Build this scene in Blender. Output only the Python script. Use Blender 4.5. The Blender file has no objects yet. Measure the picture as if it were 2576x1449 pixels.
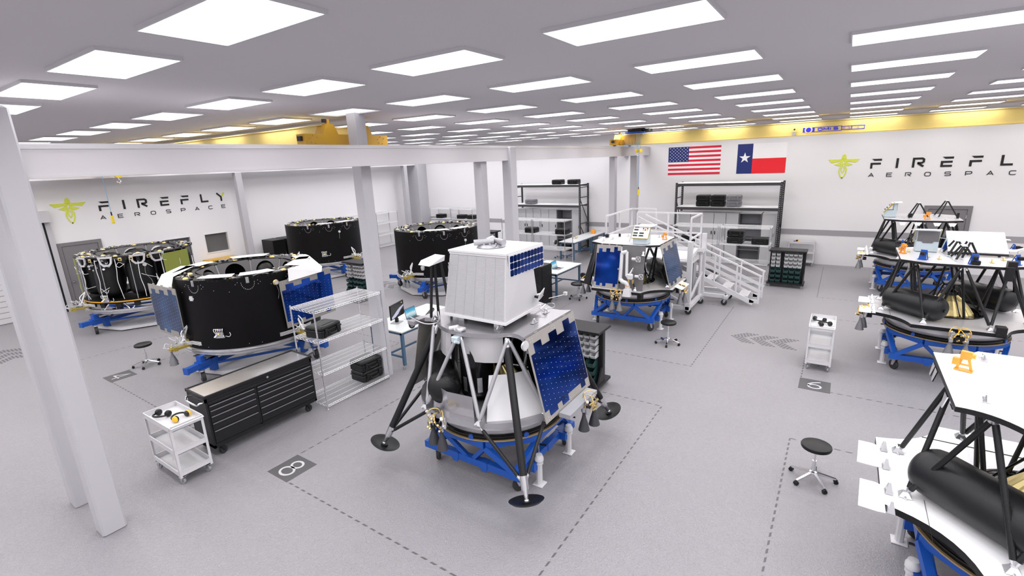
import bpy, bmesh, math, random
from mathutils import Vector, Matrix, Quaternion
random.seed(7)
PI = math.pi
COL = bpy.context.scene.collection
# ------------------------------------------------------------------ materials
MATS = {}
def mat(name, col, rough=0.5, metal=0.0, noise=0.0, nscale=8.0, bump=0.0, bscale=60.0, emit=0.0, spec=None, coat=0.0):
    m = bpy.data.materials.new(name); m.use_nodes = True
    nt = m.node_tree; b = nt.nodes['Principled BSDF']
    b.inputs['Base Color'].default_value = (*col, 1)
    b.inputs['Roughness'].default_value = rough
    b.inputs['Metallic'].default_value = metal
    if spec is not None: b.inputs['Specular IOR Level'].default_value = spec
    if coat: b.inputs['Coat Weight'].default_value = coat
    if emit:
        b.inputs['Emission Color'].default_value = (*col, 1); b.inputs['Emission Strength'].default_value = emit
    if noise or bump:
        tc = nt.nodes.new('ShaderNodeTexCoord')
    if noise:
        n = nt.nodes.new('ShaderNodeTexNoise'); n.inputs['Scale'].default_value = nscale; n.inputs['Detail'].default_value = 3
        r = nt.nodes.new('ShaderNodeMapRange'); r.inputs['To Min'].default_value = 1 - noise; r.inputs['To Max'].default_value = 1 + noise
        mx = nt.nodes.new('ShaderNodeVectorMath'); mx.operation = 'SCALE'; mx.inputs[0].default_value = col
        nt.links.new(tc.outputs['Object'], n.inputs['Vector']); nt.links.new(n.outputs['Fac'], r.inputs['Value'])
        nt.links.new(r.outputs[0], mx.inputs['Scale']); nt.links.new(mx.outputs[0], b.inputs['Base Color'])
    if bump:
        n = nt.nodes.new('ShaderNodeTexNoise'); n.inputs['Scale'].default_value = bscale; n.inputs['Detail'].default_value = 2
        bp = nt.nodes.new('ShaderNodeBump'); bp.inputs['Strength'].default_value = bump; bp.inputs['Distance'].default_value = 0.004
        nt.links.new(tc.outputs['Object'], n.inputs['Vector']); nt.links.new(n.outputs['Fac'], bp.inputs['Height'])
        nt.links.new(bp.outputs[0], b.inputs['Normal'])
    MATS[name] = m
    return m
mat('wall_white', (0.84, 0.83, 0.845), 0.55, noise=0.01, nscale=0.7)
mat('wall_band', (0.36, 0.35, 0.37), 0.5, noise=0.02)
mat('ceiling_grey', (0.60, 0.575, 0.605), 0.85, noise=0.02, nscale=0.6)
mat('column_paint', (0.52, 0.51, 0.54), 0.42, noise=0.015)
mat('beam_paint', (0.66, 0.64, 0.66), 0.4, noise=0.01)
mat('white_paint', (0.66, 0.655, 0.67), 0.38, noise=0.01)
mat('white_flat', (0.97, 0.97, 0.97), 0.6, noise=0.01)
mat('white_louver', (0.56, 0.555, 0.57), 0.5, noise=0.02, nscale=30)
mat('box_white', (0.70, 0.695, 0.71), 0.5, noise=0.01)
mat('deck_grey', (0.46, 0.45, 0.47), 0.24, 0.8, noise=0.08, nscale=3)
mat('deck_light', (0.72, 0.71, 0.73), 0.36, 0.55, noise=0.05, nscale=5)
mat('deck_glare_white', (0.97, 0.97, 0.98), 0.3, 0.0, noise=0.01)  # shiny metal deck, glare of the ceiling lights painted in as white
mat('panel_grey', (0.15, 0.145, 0.15), 0.45, noise=0.03)
mat('dark_grey', (0.016, 0.0155, 0.0165), 0.45, spec=0.25, noise=0.04)
mat('rack_grey', (0.055, 0.054, 0.058), 0.5, noise=0.04)
mat('door_grey', (0.20, 0.19, 0.20), 0.5, noise=0.02)
mat('mid_grey', (0.33, 0.33, 0.35), 0.5, noise=0.03)
mat('black_skin', (0.0045, 0.004, 0.0045), 0.5, spec=0.16, noise=0.1, nscale=4)
mat('black_plastic', (0.007, 0.007, 0.0075), 0.42, spec=0.35, noise=0.1)
mat('black_gloss', (0.005, 0.005, 0.006), 0.16, spec=0.4, noise=0.1)
mat('rubber', (0.02, 0.02, 0.022), 0.6, noise=0.1)
mat('grey_plastic', (0.22, 0.22, 0.24), 0.5, noise=0.05)
mat('nozzle_grey', (0.21, 0.21, 0.22), 0.5, 0.4, noise=0.05)
mat('nozzle_dark', (0.06, 0.06, 0.065), 0.55, 0.3, noise=0.05)
mat('chrome', (0.85, 0.85, 0.87), 0.12, 1.0, noise=0.02)
mat('steel', (0.62, 0.62, 0.64), 0.28, 0.95, noise=0.05)
mat('wire', (0.92, 0.92, 0.93), 0.35, 0.15, noise=0.02)
mat('tube_white', (0.88, 0.88, 0.88), 0.35, 0.1, noise=0.02)
mat('strut_grey', (0.42, 0.42, 0.44), 0.35, 0.35, noise=0.03)
mat('blue_paint', (0.008, 0.085, 0.42), 0.38, noise=0.04)
mat('crane_yellow', (0.80, 0.62, 0.20), 0.4, noise=0.02)
mat('crane_ochre', (0.66, 0.37, 0.03), 0.42, noise=0.03)
mat('pendant_yellow', (0.90, 0.70, 0.05), 0.45, noise=0.02)
mat('cable_blue', (0.15, 0.42, 0.70), 0.45, noise=0.02)
mat('orange', (0.90, 0.36, 0.05), 0.4, 0.2, noise=0.03)
mat('orange_band', (0.85, 0.42, 0.02), 0.5, noise=0.02)
mat('amber', (0.95, 0.52, 0.02), 0.4, noise=0.02)
mat('brass', (0.70, 0.52, 0.20), 0.3, 0.8, noise=0.05)
mat('bracket_gold', (0.50, 0.38, 0.07), 0.45, 0.4, noise=0.08)
mat('olive', (0.22, 0.25, 0.04), 0.5, noise=0.03)
mat('bin_green', (0.022, 0.062, 0.060), 0.4, noise=0.05)
mat('bin_white', (0.62, 0.62, 0.63), 0.4, noise=0.02)
mat('locker_grey', (0.50, 0.50, 0.515), 0.45, noise=0.01)
mat('locker_dark', (0.15, 0.15, 0.16), 0.5, noise=0.02)
mat('desk_top', (0.70, 0.73, 0.735), 0.35, noise=0.01)
mat('desk_blue', (0.065, 0.13, 0.21), 0.42, noise=0.03)
mat('pale_blue', (0.58, 0.68, 0.72), 0.4, 0.2, noise=0.02)
mat('floor_paint', (0.085, 0.083, 0.088), 0.5, noise=0.05)
mat('blanket_white', (0.80, 0.80, 0.81), 0.5, noise=0.02)
mat('line_paint', (0.095, 0.092, 0.098), 0.5, noise=0.05)
mat('mark_white', (0.52, 0.51, 0.53), 0.5, noise=0.05)
mat('flag_red', (0.72, 0.01, 0.045), 0.6, noise=0.02)
mat('flag_red_bright', (0.86, 0.012, 0.025), 0.6, noise=0.02)
mat('flag_navy', (0.008, 0.022, 0.16), 0.6, noise=0.02)
mat('flag_white', (0.92, 0.92, 0.93), 0.6, noise=0.01)
mat('logo_lime', (0.70, 0.76, 0.08), 0.5, noise=0.01)
mat('logo_black', (0.006, 0.006, 0.007), 0.5, noise=0.05)
mat('logo_blue', (0.02, 0.02, 0.85), 0.5, noise=0.02)
mat('logo_faint', (0.62, 0.42, 0.45), 0.5, noise=0.02)
mat('solar_frame', (0.36, 0.34, 0.32), 0.5, 0.2, noise=0.08, nscale=12)
mat('dot', (0.75, 0.75, 0.78), 0.3, 0.3, noise=0.02)
mat('gold', (0.78, 0.64, 0.30), 0.38, 0.85, noise=0.04)
mat('red_stripe', (0.30, 0.02, 0.02), 0.5, noise=0.03)
mat('tan', (0.38, 0.28, 0.14), 0.5, noise=0.03)
mat('light_diffuser', (1.0, 0.995, 1.0), 0.5, emit=1.3, noise=0.0).cycles.emission_sampling = 'NONE'
mat('light_trim', (0.62, 0.61, 0.63), 0.5, noise=0.01)
mat('hatch_grey', (0.13, 0.13, 0.135), 0.35, noise=0.15, nscale=1.5)
mat('screen_black', (0.002, 0.002, 0.003), 0.25)
mat('screen_grey', (0.42, 0.43, 0.55), 0.5, noise=0.35, nscale=18, emit=0.25)
# blue photovoltaic glass, dark and bright room reflections painted in by a noise ramp
def solar_mat(name, c1, rough, scale=1.3):
    m = mat(name, c1, rough, 0.9); nt = m.node_tree; b = nt.nodes['Principled BSDF']
    tc = nt.nodes.new('ShaderNodeTexCoord'); n = nt.nodes.new('ShaderNodeTexNoise'); n.inputs['Scale'].default_value = scale
    cr = nt.nodes.new('ShaderNodeValToRGB'); cr.color_ramp.elements[0].position = 0.35; cr.color_ramp.elements[1].position = 0.7
    cr.color_ramp.elements[0].color = (c1[0] * .25, c1[1] * .22, c1[2] * .3, 1); cr.color_ramp.elements[1].color = (*c1, 1)
    nt.links.new(tc.outputs['Object'], n.inputs['Vector']); nt.links.new(n.outputs['Fac'], cr.inputs['Fac']); nt.links.new(cr.outputs['Color'], b.inputs['Base Color'])
    b.inputs['Coat Weight'].default_value = 0.12; b.inputs['Coat Roughness'].default_value = 0.05
solar_mat('solar_blue', (0.004, 0.075, 0.46), 0.09)
solar_mat('solar_pale', (0.045, 0.15, 0.38), 0.2)
# carbon fibre: fine woven bands
def carbon():
    m = mat('carbon', (0.01, 0.01, 0.011), 0.38, 0.0, spec=0.35); nt = m.node_tree; b = nt.nodes['Principled BSDF']
    tc = nt.nodes.new('ShaderNodeTexCoord'); w = nt.nodes.new('ShaderNodeTexWave'); w.inputs['Scale'].default_value = 40; w.bands_direction = 'DIAGONAL'
    w.inputs['Distortion'].default_value = 0.6
    cr = nt.nodes.new('ShaderNodeValToRGB'); cr.color_ramp.elements[0].color = (0.005, 0.005, 0.006, 1); cr.color_ramp.elements[1].color = (0.016, 0.016, 0.017, 1)
    bp = nt.nodes.new('ShaderNodeBump'); bp.inputs['Strength'].default_value = 0.12; bp.inputs['Distance'].default_value = 0.002
    nt.links.new(tc.outputs['Object'], w.inputs['Vector']); nt.links.new(w.outputs['Fac'], cr.inputs['Fac']); nt.links.new(cr.outputs['Color'], b.inputs['Base Color'])
    nt.links.new(w.outputs['Fac'], bp.inputs['Height']); nt.links.new(bp.outputs[0], b.inputs['Normal'])
carbon()
# floor: sealed concrete with a fine orange-peel sheen
def floor_mat():
    m = mat('floor_coat', (0.42, 0.41, 0.43), 0.3); nt = m.node_tree; b = nt.nodes['Principled BSDF']
    tc = nt.nodes.new('ShaderNodeTexCoord')
    n1 = nt.nodes.new('ShaderNodeTexNoise'); n1.inputs['Scale'].default_value = 38; n1.inputs['Detail'].default_value = 3; n1.inputs['Distortion'].default_value = 1.2
    n2 = nt.nodes.new('ShaderNodeTexNoise'); n2.inputs['Scale'].default_value = 0.5
    bp = nt.nodes.new('ShaderNodeBump'); bp.inputs['Strength'].default_value = 0.9; bp.inputs['Distance'].default_value = 0.012
    cr = nt.nodes.new('ShaderNodeValToRGB'); cr.color_ramp.elements[0].color = (0.262, 0.253, 0.268, 1); cr.color_ramp.elements[1].color = (0.298, 0.287, 0.303, 1)
    mr = nt.nodes.new('ShaderNodeMapRange'); mr.inputs['To Min'].default_value = 0.29; mr.inputs['To Max'].default_value = 0.36
    for n in (n1, n2): nt.links.new(tc.outputs['Object'], n.inputs['Vector'])
    nt.links.new(n1.outputs['Fac'], bp.inputs['Height']); nt.links.new(bp.outputs[0], b.inputs['Normal'])
    nt.links.new(n2.outputs['Fac'], cr.inputs['Fac']); nt.links.new(cr.outputs['Color'], b.inputs['Base Color'])
    nt.links.new(n2.outputs['Fac'], mr.inputs['Value']); nt.links.new(mr.outputs[0], b.inputs['Roughness'])
floor_mat()
def dash_mat():
    m = mat('dash_paint', (0.095, 0.092, 0.098), 0.5); nt = m.node_tree; b = nt.nodes['Principled BSDF']; out = nt.nodes['Material Output']
    tc = nt.nodes.new('ShaderNodeTexCoord'); sp = nt.nodes.new('ShaderNodeSeparateXYZ'); nt.links.new(tc.outputs['Object'], sp.inputs[0]); prev = None
    for op, v in (('ADD', None), ('MULTIPLY', 1 / .142), ('FRACT', None), ('LESS_THAN', .55)):
        n = nt.nodes.new('ShaderNodeMath'); n.operation = op
        if prev is None: nt.links.new(sp.outputs[0], n.inputs[0]); nt.links.new(sp.outputs[1], n.inputs[1])
        else:
            nt.links.new(prev, n.inputs[0])
            if v is not None: n.inputs[1].default_value = v
        prev = n.outputs[0]
    tr = nt.nodes.new('ShaderNodeBsdfTransparent'); mx = nt.nodes.new('ShaderNodeMixShader')
    nt.links.new(prev, mx.inputs[0]); nt.links.new(tr.outputs[0], mx.inputs[1]); nt.links.new(b.outputs[0], mx.inputs[2]); nt.links.new(mx.outputs[0], out.inputs['Surface'])
dash_mat()
# display pictures
def screen_mat(name, ramp, emit, axis='Z', noise=0.25):
    m = mat(name, (0.02, 0.02, 0.02), 0.3); nt = m.node_tree; b = nt.nodes['Principled BSDF']
    tc = nt.nodes.new('ShaderNodeTexCoord'); sp = nt.nodes.new('ShaderNodeSeparateXYZ'); nt.links.new(tc.outputs['Generated'], sp.inputs[0])
    n = nt.nodes.new('ShaderNodeTexNoise'); n.inputs['Scale'].default_value = 4; nt.links.new(tc.outputs['Generated'], n.inputs['Vector'])
    ad = nt.nodes.new('ShaderNodeMath'); ad.operation = 'MULTIPLY_ADD'; ad.inputs[1].default_value = noise
    nt.links.new(n.outputs['Fac'], ad.inputs[0]); nt.links.new(sp.outputs[axis], ad.inputs[2])
    cr = nt.nodes.new('ShaderNodeValToRGB')
    e = cr.color_ramp.elements
    while len(e) < len(ramp): e.new(0.5)
    for k, (p, c) in enumerate(ramp): e[k].position = p; e[k].color = (*c, 1)
    nt.links.new(ad.outputs[0], cr.inputs['Fac']); nt.links.new(cr.outputs['Color'], b.inputs['Emission Color']); b.inputs['Emission Strength'].default_value = emit
screen_mat('screen_sky', [(0.1, (0.03, 0.25, 0.42)), (0.4, (0.55, 0.75, 0.80)), (0.55, (0.75, 0.88, 0.9)), (0.8, (0.10, 0.50, 0.72)), (1.0, (0.05, 0.36, 0.62))], 0.9)
screen_mat('screen_moon', [(0.15, (0.03, 0.03, 0.05)), (0.3, (0.25, 0.26, 0.36)), (0.42, (0.42, 0.43, 0.52)), (0.5, (0.02, 0.02, 0.03)), (1.0, (0.0, 0.0, 0.0))], 0.8, noise=0.3)
# ------------------------------------------------------------------ mesh builder
def vec(*a): return Vector(a)
class MB:
    def __init__(s, m='white_paint'): s.v = []; s.f = []; s.mi = []; s.mats = [m]; s.c = 0; s.M = Matrix.Identity(4)
    def m(s, name):
        if name not in s.mats: s.mats.append(name)
        s.c = s.mats.index(name); return s
    def add(s, vs, fs):
        o = len(s.v); s.v += [tuple(s.M @ Vector(p)) for p in vs]
        for f in fs: s.f.append([i + o for i in f]); s.mi.append(s.c)
        return s
    def box(s, x0, x1, y0, y1, z0, z1):
        x0, x1 = min(x0, x1), max(x0, x1); y0, y1 = min(y0, y1), max(y0, y1); z0, z1 = min(z0, z1), max(z0, z1)
        return s.add([(x0, y0, z0), (x1, y0, z0), (x1, y1, z0), (x0, y1, z0), (x0, y0, z1), (x1, y0, z1), (x1, y1, z1), (x0, y1, z1)],
                     [(0, 3, 2, 1), (4, 5, 6, 7), (0, 1, 5, 4), (1, 2, 6, 5), (2, 3, 7, 6), (3, 0, 4, 7)])
    def hexa(s, b, t): return s.add(list(b) + list(t), [(0, 3, 2, 1), (4, 5, 6, 7), (0, 1, 5, 4), (1, 2, 6, 5), (2, 3, 7, 6), (3, 0, 4, 7)])
    def cbox(s, x0, x1, y0, y1, z0, z1, c=0.01):           # chamfered box
        P = []
        X = (x0, x0 + c, x1 - c, x1); Y = (y0, y0 + c, y1 - c, y1); Z = (z0, z0 + c, z1 - c, z1)
        for (k, z) in ((1, Z[0]), (0, Z[1]), (0, Z[2]), (1, Z[3])):
            d = c if k else 0
            x_, X_, y_, Y_ = x0 + d * 0.9, x1 - d * 0.9, y0 + d * 0.9, y1 - d * 0.9
            P.append([(x_ + c, y_, z), (X_ - c, y_, z), (X_, y_ + c, z), (X_, Y_ - c, z), (X_ - c, Y_, z), (x_ + c, Y_, z), (x_, Y_ - c, z), (x_, y_ + c, z)])
        vs = [p for r in P for p in r]; fs = [tuple(reversed(range(8))), tuple(range(24, 32))]
        for r in range(3):
            for k in range(8): fs.append((r * 8 + k, r * 8 + (k + 1) % 8, r * 8 + 8 + (k + 1) % 8, r * 8 + 8 + k))
        return s.add(vs, fs)
    def frame(s, a, b, up=None):
        a = Vector(a); b = Vector(b); d = (b - a).normalized(); u = Vector(up) if up else (vec(0, 0, 1) if abs(d.z) < .95 else vec(1, 0, 0))
        x = d.cross(u).normalized(); y = x.cross(d).normalized(); return a, b, x, y
    def bar(s, a, b, w, h=None, up=None):                   # rectangular bar between two points
        h = h or w; a, b, x, y = s.frame(a, b, up); x = x * w / 2; y = y * h / 2
        return s.add([a - x - y, a + x - y, a + x + y, a - x + y, b - x - y, b + x - y, b + x + y, b - x + y], [(0, 1, 2, 3), (7, 6, 5, 4), (0, 4, 5, 1), (1, 5, 6, 2), (2, 6, 7, 3), (3, 7, 4, 0)])
    def rod(s, a, b, r, r2=None, n=10):
        r2 = r if r2 is None else r2; a, b, x, y = s.frame(a, b); vs = []
        for (p, q) in ((a, r), (b, r2)):
            for k in range(n): t = 2 * PI * k / n; vs.append(p + x * (q * math.cos(t)) + y * (q * math.sin(t)))
        fs = [tuple(range(n)), tuple(reversed(range(n, 2 * n)))] + [(k, k + n, (k + 1) % n + n, (k + 1) % n) for k in range(n)]
        return s.add(vs, fs)
    def tube(s, pts, r, n=6, closed=False):
        pts = [Vector(p) for p in pts]; N = len(pts); vs = []; px = None
        for i, p in enumerate(pts):
            d = (pts[(i + 1) % N] - pts[i - 1]) if closed else (pts[min(i + 1, N - 1)] - pts[max(i - 1, 0)])
            d.normalize()
            if px is None: px = d.cross(vec(0, 0, 1) if abs(d.z) < .9 else vec(1, 0, 0))
            x = (px - d * px.dot(d))
            x = x.normalized() if x.length > 1e-6 else d.orthogonal().normalized()
            px = x; y = d.cross(x)
            for k in range(n): t = 2 * PI * k / n; vs.append(p + x * (r * math.cos(t)) + y * (r * math.sin(t)))
        fs = []
        for i in range(N if closed else N - 1):
            j = (i + 1) % N
            for k in range(n): fs.append((i * n + k, i * n + (k + 1) % n, j * n + (k + 1) % n, j * n + k))
        if not closed: fs += [tuple(reversed(range(n))), tuple(range((N - 1) * n, N * n))]
        return s.add(vs, fs)
    def curve(s, pts, r, n=6, seg=5):                       # smooth tube (Catmull-Rom)
        P = [Vector(p) for p in pts]; out = []
        for i in range(len(P) - 1):
            a, b, c, d = P[max(i - 1, 0)], P[i], P[i + 1], P[min(i + 2, len(P) - 1)]
            for k in range(seg):
                t = k / seg; out.append(.5 * ((2 * b) + (c - a) * t + (2 * a - 5 * b + 4 * c - d) * t * t + (3 * b - a - 3 * c + d) * t ** 3))
        return s.tube(out + [P[-1]], r, n)
    def lathe(s, prof, o=(0, 0, 0), n=24, axis=(0, 0, 1), cap=True, a0=0, a1=2 * PI):   # prof: list of (radius, height)
        o = Vector(o); ax = Vector(axis).normalized(); x = ax.orthogonal().normalized() if abs(ax.z) < .999 else vec(1, 0, 0); y = ax.cross(x)
        full = abs(a1 - a0 - 2 * PI) < 1e-6; nn = n if full else n + 1; vs = []
        for (r, h) in prof:
            for k in range(nn): t = a0 + (a1 - a0) * k / n; vs.append(o + ax * h + x * (r * math.cos(t)) + y * (r * math.sin(t)))
        fs = []
        for i in range(len(prof) - 1):
            for k in range(n): k2 = (k + 1) % nn; fs.append((i * nn + k, i * nn + k2, (i + 1) * nn + k2, (i + 1) * nn + k))
        if cap and full:
            if prof[0][0] > 1e-4: fs.append(tuple(reversed(range(nn))))
            if prof[-1][0] > 1e-4: fs.append(tuple(range((len(prof) - 1) * nn, len(prof) * nn)))
        return s.add(vs, fs)
    def ball(s, o, r, n=12, sz=1.0): return s.lathe([(max(r * math.sin(PI * k / 6), 0.0005), -r * sz * math.cos(PI * k / 6)) for k in range(7)], o, n, cap=False)
    def prism(s, poly, z0, z1, plane='xy'):                 # extrude a polygon; plane xz extrudes along y
        f = (lambda p, h: (p[0], p[1], h)) if plane == 'xy' else ((lambda p, h: (p[0], h, p[1])) if plane == 'xz' else (lambda p, h: (h, p[0], p[1])))
        n = len(poly); vs = [f(p, z0) for p in poly] + [f(p, z1) for p in poly]
        return s.add(vs, [tuple(reversed(range(n))), tuple(range(n, 2 * n))] + [(k, (k + 1) % n, (k + 1) % n + n, k + n) for k in range(n)])
    def stroke(s, pts, t, y0, y1, plane='xz', closed=False):   # thick flat polyline with mitred corners
        P = [Vector((p[0], p[1])) for p in pts]; N = len(P); L = []; R = []
        for i in range(N):
            a = P[i - 1] if (i > 0 or closed) else None; b = P[(i + 1) % N] if (i < N - 1 or closed) else None
            d1 = (P[i] - a).normalized() if a is not None else None; d2 = (b - P[i]).normalized() if b is not None else None
            if d1 is None: d1 = d2
            if d2 is None: d2 = d1
            n1 = Vector((-d1.y, d1.x)); n2 = Vector((-d2.y, d2.x)); n = (n1 + n2)
            n = n.normalized() if n.length > 1e-5 else n1
            k = min(1 / max(n.dot(n1), .35), 2.2); L.append(P[i] + n * (t / 2 * k)); R.append(P[i] - n * (t / 2 * k))
        for i in range(N if closed else N - 1):
            j = (i + 1) % N; s.prism([L[i], R[i], R[j], L[j]], y0, y1, plane)
        return s
    def build(s, name, parent=None, smooth=True, loc=None, rot=None, ang=40):
        me = bpy.data.meshes.new(name); me.from_pydata(s.v, [], s.f)
        for k in s.mats: me.materials.append(MATS[k])
        me.polygons.foreach_set('material_index', s.mi)
        bm = bmesh.new(); bm.from_mesh(me); bmesh.ops.recalc_face_normals(bm, faces=bm.faces); bm.to_mesh(me); bm.free()
        if smooth:
            me.polygons.foreach_set('use_smooth', [True] * len(me.polygons)); me.set_sharp_from_angle(angle=math.radians(ang))
        me.update()
        o = bpy.data.objects.new(name, me); COL.objects.link(o)
        if parent: o.parent = parent
        if loc: o.location = loc
        if rot: o.rotation_euler = rot
        return o
def tag(o, label=None, cat=None, group=None, kind=None):
    if label: o['label'] = label
    if cat: o['category'] = cat
    if group: o['group'] = group
    if kind: o['kind'] = kind
    return o
def root(name, label, cat, loc=(0, 0, 0), rz=0, group=None):
    o = bpy.data.objects.new(name, None); COL.objects.link(o); o.empty_display_size = .2
    o.location = loc; o.rotation_euler = (0, 0, rz); return tag(o, label, cat, group)
CH = {}
def kids(o): return [c for c in bpy.data.objects if c.parent == o]
def dup(o, loc=None, rz=None, label=None, group=None):
    def cp(x, par):
        c = x.copy(); COL.objects.link(c)
        if par is not None: c.parent = par
        for ch in kids(x):
            cp(ch, c)
        return c
    r = cp(o, None)
    if loc is not None: r.location = loc
    if rz is not None: r.rotation_euler = (0, 0, rz)
    if label: r['label'] = label
    if group: r['group'] = group
    return r
def struct(o, label, cat): return tag(o, label, cat, kind='structure')
def arcpts(cx, cy, rx, ry, a0, a1, n): return [(cx + rx * math.cos(a0 + (a1 - a0) * k / n), cy + ry * math.sin(a0 + (a1 - a0) * k / n)) for k in range(n + 1)]
ROOM = dict(x0=-5.5, x1=21.5, y0=-12.5, y1=21.333, z=5.258)
X0, X1, Y0, Y1, ZC = ROOM['x0'], ROOM['x1'], ROOM['y0'], ROOM['y1'], ROOM['z']
# ------------------------------------------------------------------ setting
struct(MB('floor_coat').box(X0, X1, Y0, Y1, -0.1, 0).build('floor', smooth=False), 'glossy grey sealed hall floor', 'floor')
struct(MB('ceiling_grey').box(X0, X1, Y0, Y1, ZC, ZC + .1).build('ceiling', smooth=False), 'flat grey hall ceiling', 'ceiling')
struct(MB('wall_white').box(X1, X1 + .15, Y0, Y1 + .15, 0, ZC).build('wall_back', smooth=False), 'white wall carrying two flags, far right of hall', 'wall')
struct(MB('wall_white').box(X0 - .15, X0, Y0, Y1, 0, ZC).build('wall_near', smooth=False), 'white wall behind the camera', 'wall')
struct(MB('wall_white').box(X0, X1, Y0 - .15, Y0, 0, ZC).build('wall_right', smooth=False), 'white wall right of the camera', 'wall')
wl = MB('wall_white')                                     # left wall with two pass-through hatches
hx = [(7.87, 8.75), (9.30, 10.185)]; hz = (1.165, 1.91)
wl.box(X0, X1, Y1, Y1 + .15, 0, hz[0]).box(X0, X1, Y1, Y1 + .15, hz[1], ZC)
for a, b in ((X0, hx[0][0]), (hx[0][1], hx[1][0]), (hx[1][1], X1)): wl.box(a, b, Y1, Y1 + .15, *hz)
struct(wl.build('wall_left', smooth=False), 'white wall with two square hatches and lettering', 'wall')
for k, (a, b) in enumerate(hx):
    w = MB('hatch_grey').box(a, b, Y1 + .11, Y1 + .14, *hz).build('window_%d' % (k + 1), smooth=False)
    struct(w, ('left' if k == 0 else 'right') + ' dark grey shuttered hatch in the white left wall', 'window')
    fr = MB('wall_white'); 
    fr.box(a - .03, b + .03, Y1 - .012, Y1, hz[1], hz[1] + .03).box(a - .03, b + .03, Y1 - .012, Y1, hz[0] - .03, hz[0]).box(a - .03, a, Y1 - .012, Y1, *hz).box(b, b + .03, Y1 - .012, Y1, *hz)
    fr.build('window_frame', w, smooth=False)
struct(MB('wall_band').box(X1 - .012, X1, -2.33, Y1, 1.11, 1.31).box(X1 - .012, X1, Y0, -3.545, 1.11, 1.31).build('trim_1', smooth=False), 'grey horizontal band along the white flag wall', 'trim')
# doors
def door(name, label, w, h, loc, rz, knob_side):
    d = MB('door_grey'); t = .05
    d.box(0, .11, -t, 0, 0, h).box(w - .11, w, -t, 0, 0, h).box(.11, w - .11, -t, 0, h - .11, h)
    o = d.build(name, smooth=False, loc=loc, rot=(0, 0, rz)); struct(o, label, 'door')
    MB('door_grey').box(.122, w - .122, -.03, -.002, .01, h - .122).build('door_leaf', o, smooth=False)
    kx = .2 if knob_side == 'l' else w - .2
    MB('chrome').lathe([(.035, 0), (.035, .01), (.012, .015), (.012, .05), (.03, .06), (.034, .08), (.02, .1), (.001, .103)], (kx, -.03, .96), 14, (0, -1, 0)).build('door_handle', o)
    hb = MB('steel')
    for z in (.3, 1.1, 1.85): hb.box((w - .135 if knob_side == 'l' else .115), (w - .115 if knob_side == 'l' else .135), -.045, -.02, z, z + .11)
    hb.build('door_hinge', o, smooth=False)
door('door_1', 'dark grey steel door in the white lettered left wall', 1.19, 2.268, (4.76, Y1 - .001, 0), 0, 'l')
door('door_2', 'dark grey steel door in the wall behind the open landers', 1.214, 2.257, (X1 - .001, -2.329, 0), -PI / 2, 'l')
rd = MB('white_paint')
for k in range(17): z = .02 + k * .175; rd.box(.3, 4.56, Y1 - .05, Y1 - .02, z, z + .16)
rd.m('mid_grey').box(.3, 4.56, Y1 - .03, Y1 - .001, .0, 3.0)
rdo = struct(rd.build('door_3', smooth=False), 'white ribbed roll-up door behind the nearest column', 'door')
MB('column_paint').box(4.6, 4.74, Y1 - .12, Y1, 0, 3.2).box(.16, .3, Y1 - .12, Y1, 0, 3.2).m('dark_grey').box(4.575, 4.6, Y1 - .1, Y1, 0, 3.0).build('door_track', rdo, smooth=False)
MB('column_paint').box(.16, 4.74, Y1 - .3, Y1, 3.0, 3.35).build('door_hood', rdo, smooth=False)
# columns and crane runways
def column(label, x0, x1, y0, y1, z1, c=.02, plate=True):
    b = MB('column_paint'); b.cbox(x0, x1, y0, y1, -.01, z1, c)
    o = b.build('column', ang=20); tag(o, label, 'column'); return o
column('nearest tall grey column with rounded top at far left', 1.27, 1.52, 7.09, 7.35, 5.02, .022)
column('grey column just behind the nearest rounded column', 1.27, 1.50, 8.1, 8.36, 4.29, .018)
column('grey column rising past the beam to the ceiling beside the wire shelf', 6.205, 6.44, 7.55, 7.80, ZC, .006)
column('grey crane column standing in front of the beam joint', 10.55, 10.83, 7.09, 7.36, 4.63, .012)
column('grey crane column left of the beam joint column', 10.66, 10.92, 8.12, 8.38, 4.30, .008)
column('slim grey column against the lettered left wall', 10.55, 10.8, 20.54, 20.8, 4.30, .008)
column('grey column in the far corner by the empty wire shelf', 19.85, 20.1, 20.54, 20.8, 4.30, .008)
column('grey column behind the stair platform, left one', 19.95, 20.2, 8.12, 8.38, 4.30, .008)
column('grey column under the beam end nearest the striped flag', 19.75, 20.05, 7.10, 7.38, 4.30, .008)
tag(MB('column_paint').cbox(20.75, X1, 20.4, Y1, 0, ZC, .01).build('column', ang=20), 'boxed-in grey pilaster filling the far corner', 'column')
def runway(label, x0, x1, yc, w=.3):
    b = MB('beam_paint')
    b.box(x0, x1, yc - w / 2, yc + w / 2, 4.60, 4.645).box(x0, x1, yc - w / 2, yc + w / 2, 4.295, 4.325).box(x0, x1, yc - w / 2 + .012, yc - w / 2 + .05, 4.325, 4.60)
    b.box(x0, x1, yc + w / 2 - .05, yc + w / 2 - .012, 4.325, 4.60)
    b.m('steel').box(x0, x1, yc - .025, yc + .025, 4.645, 4.665)
    tag(b.build('crane_runway_beam', smooth=False), label, 'beam')
runway('long pale crane runway beam crossing the hall in front', -4.8, 21.45, 7.31)
runway('pale runway beam right behind the front beam', -4.8, 21.45, 8.22)
runway('pale runway beam along the lettered left wall', -4.8, 20.75, 20.68, .26)
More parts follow.
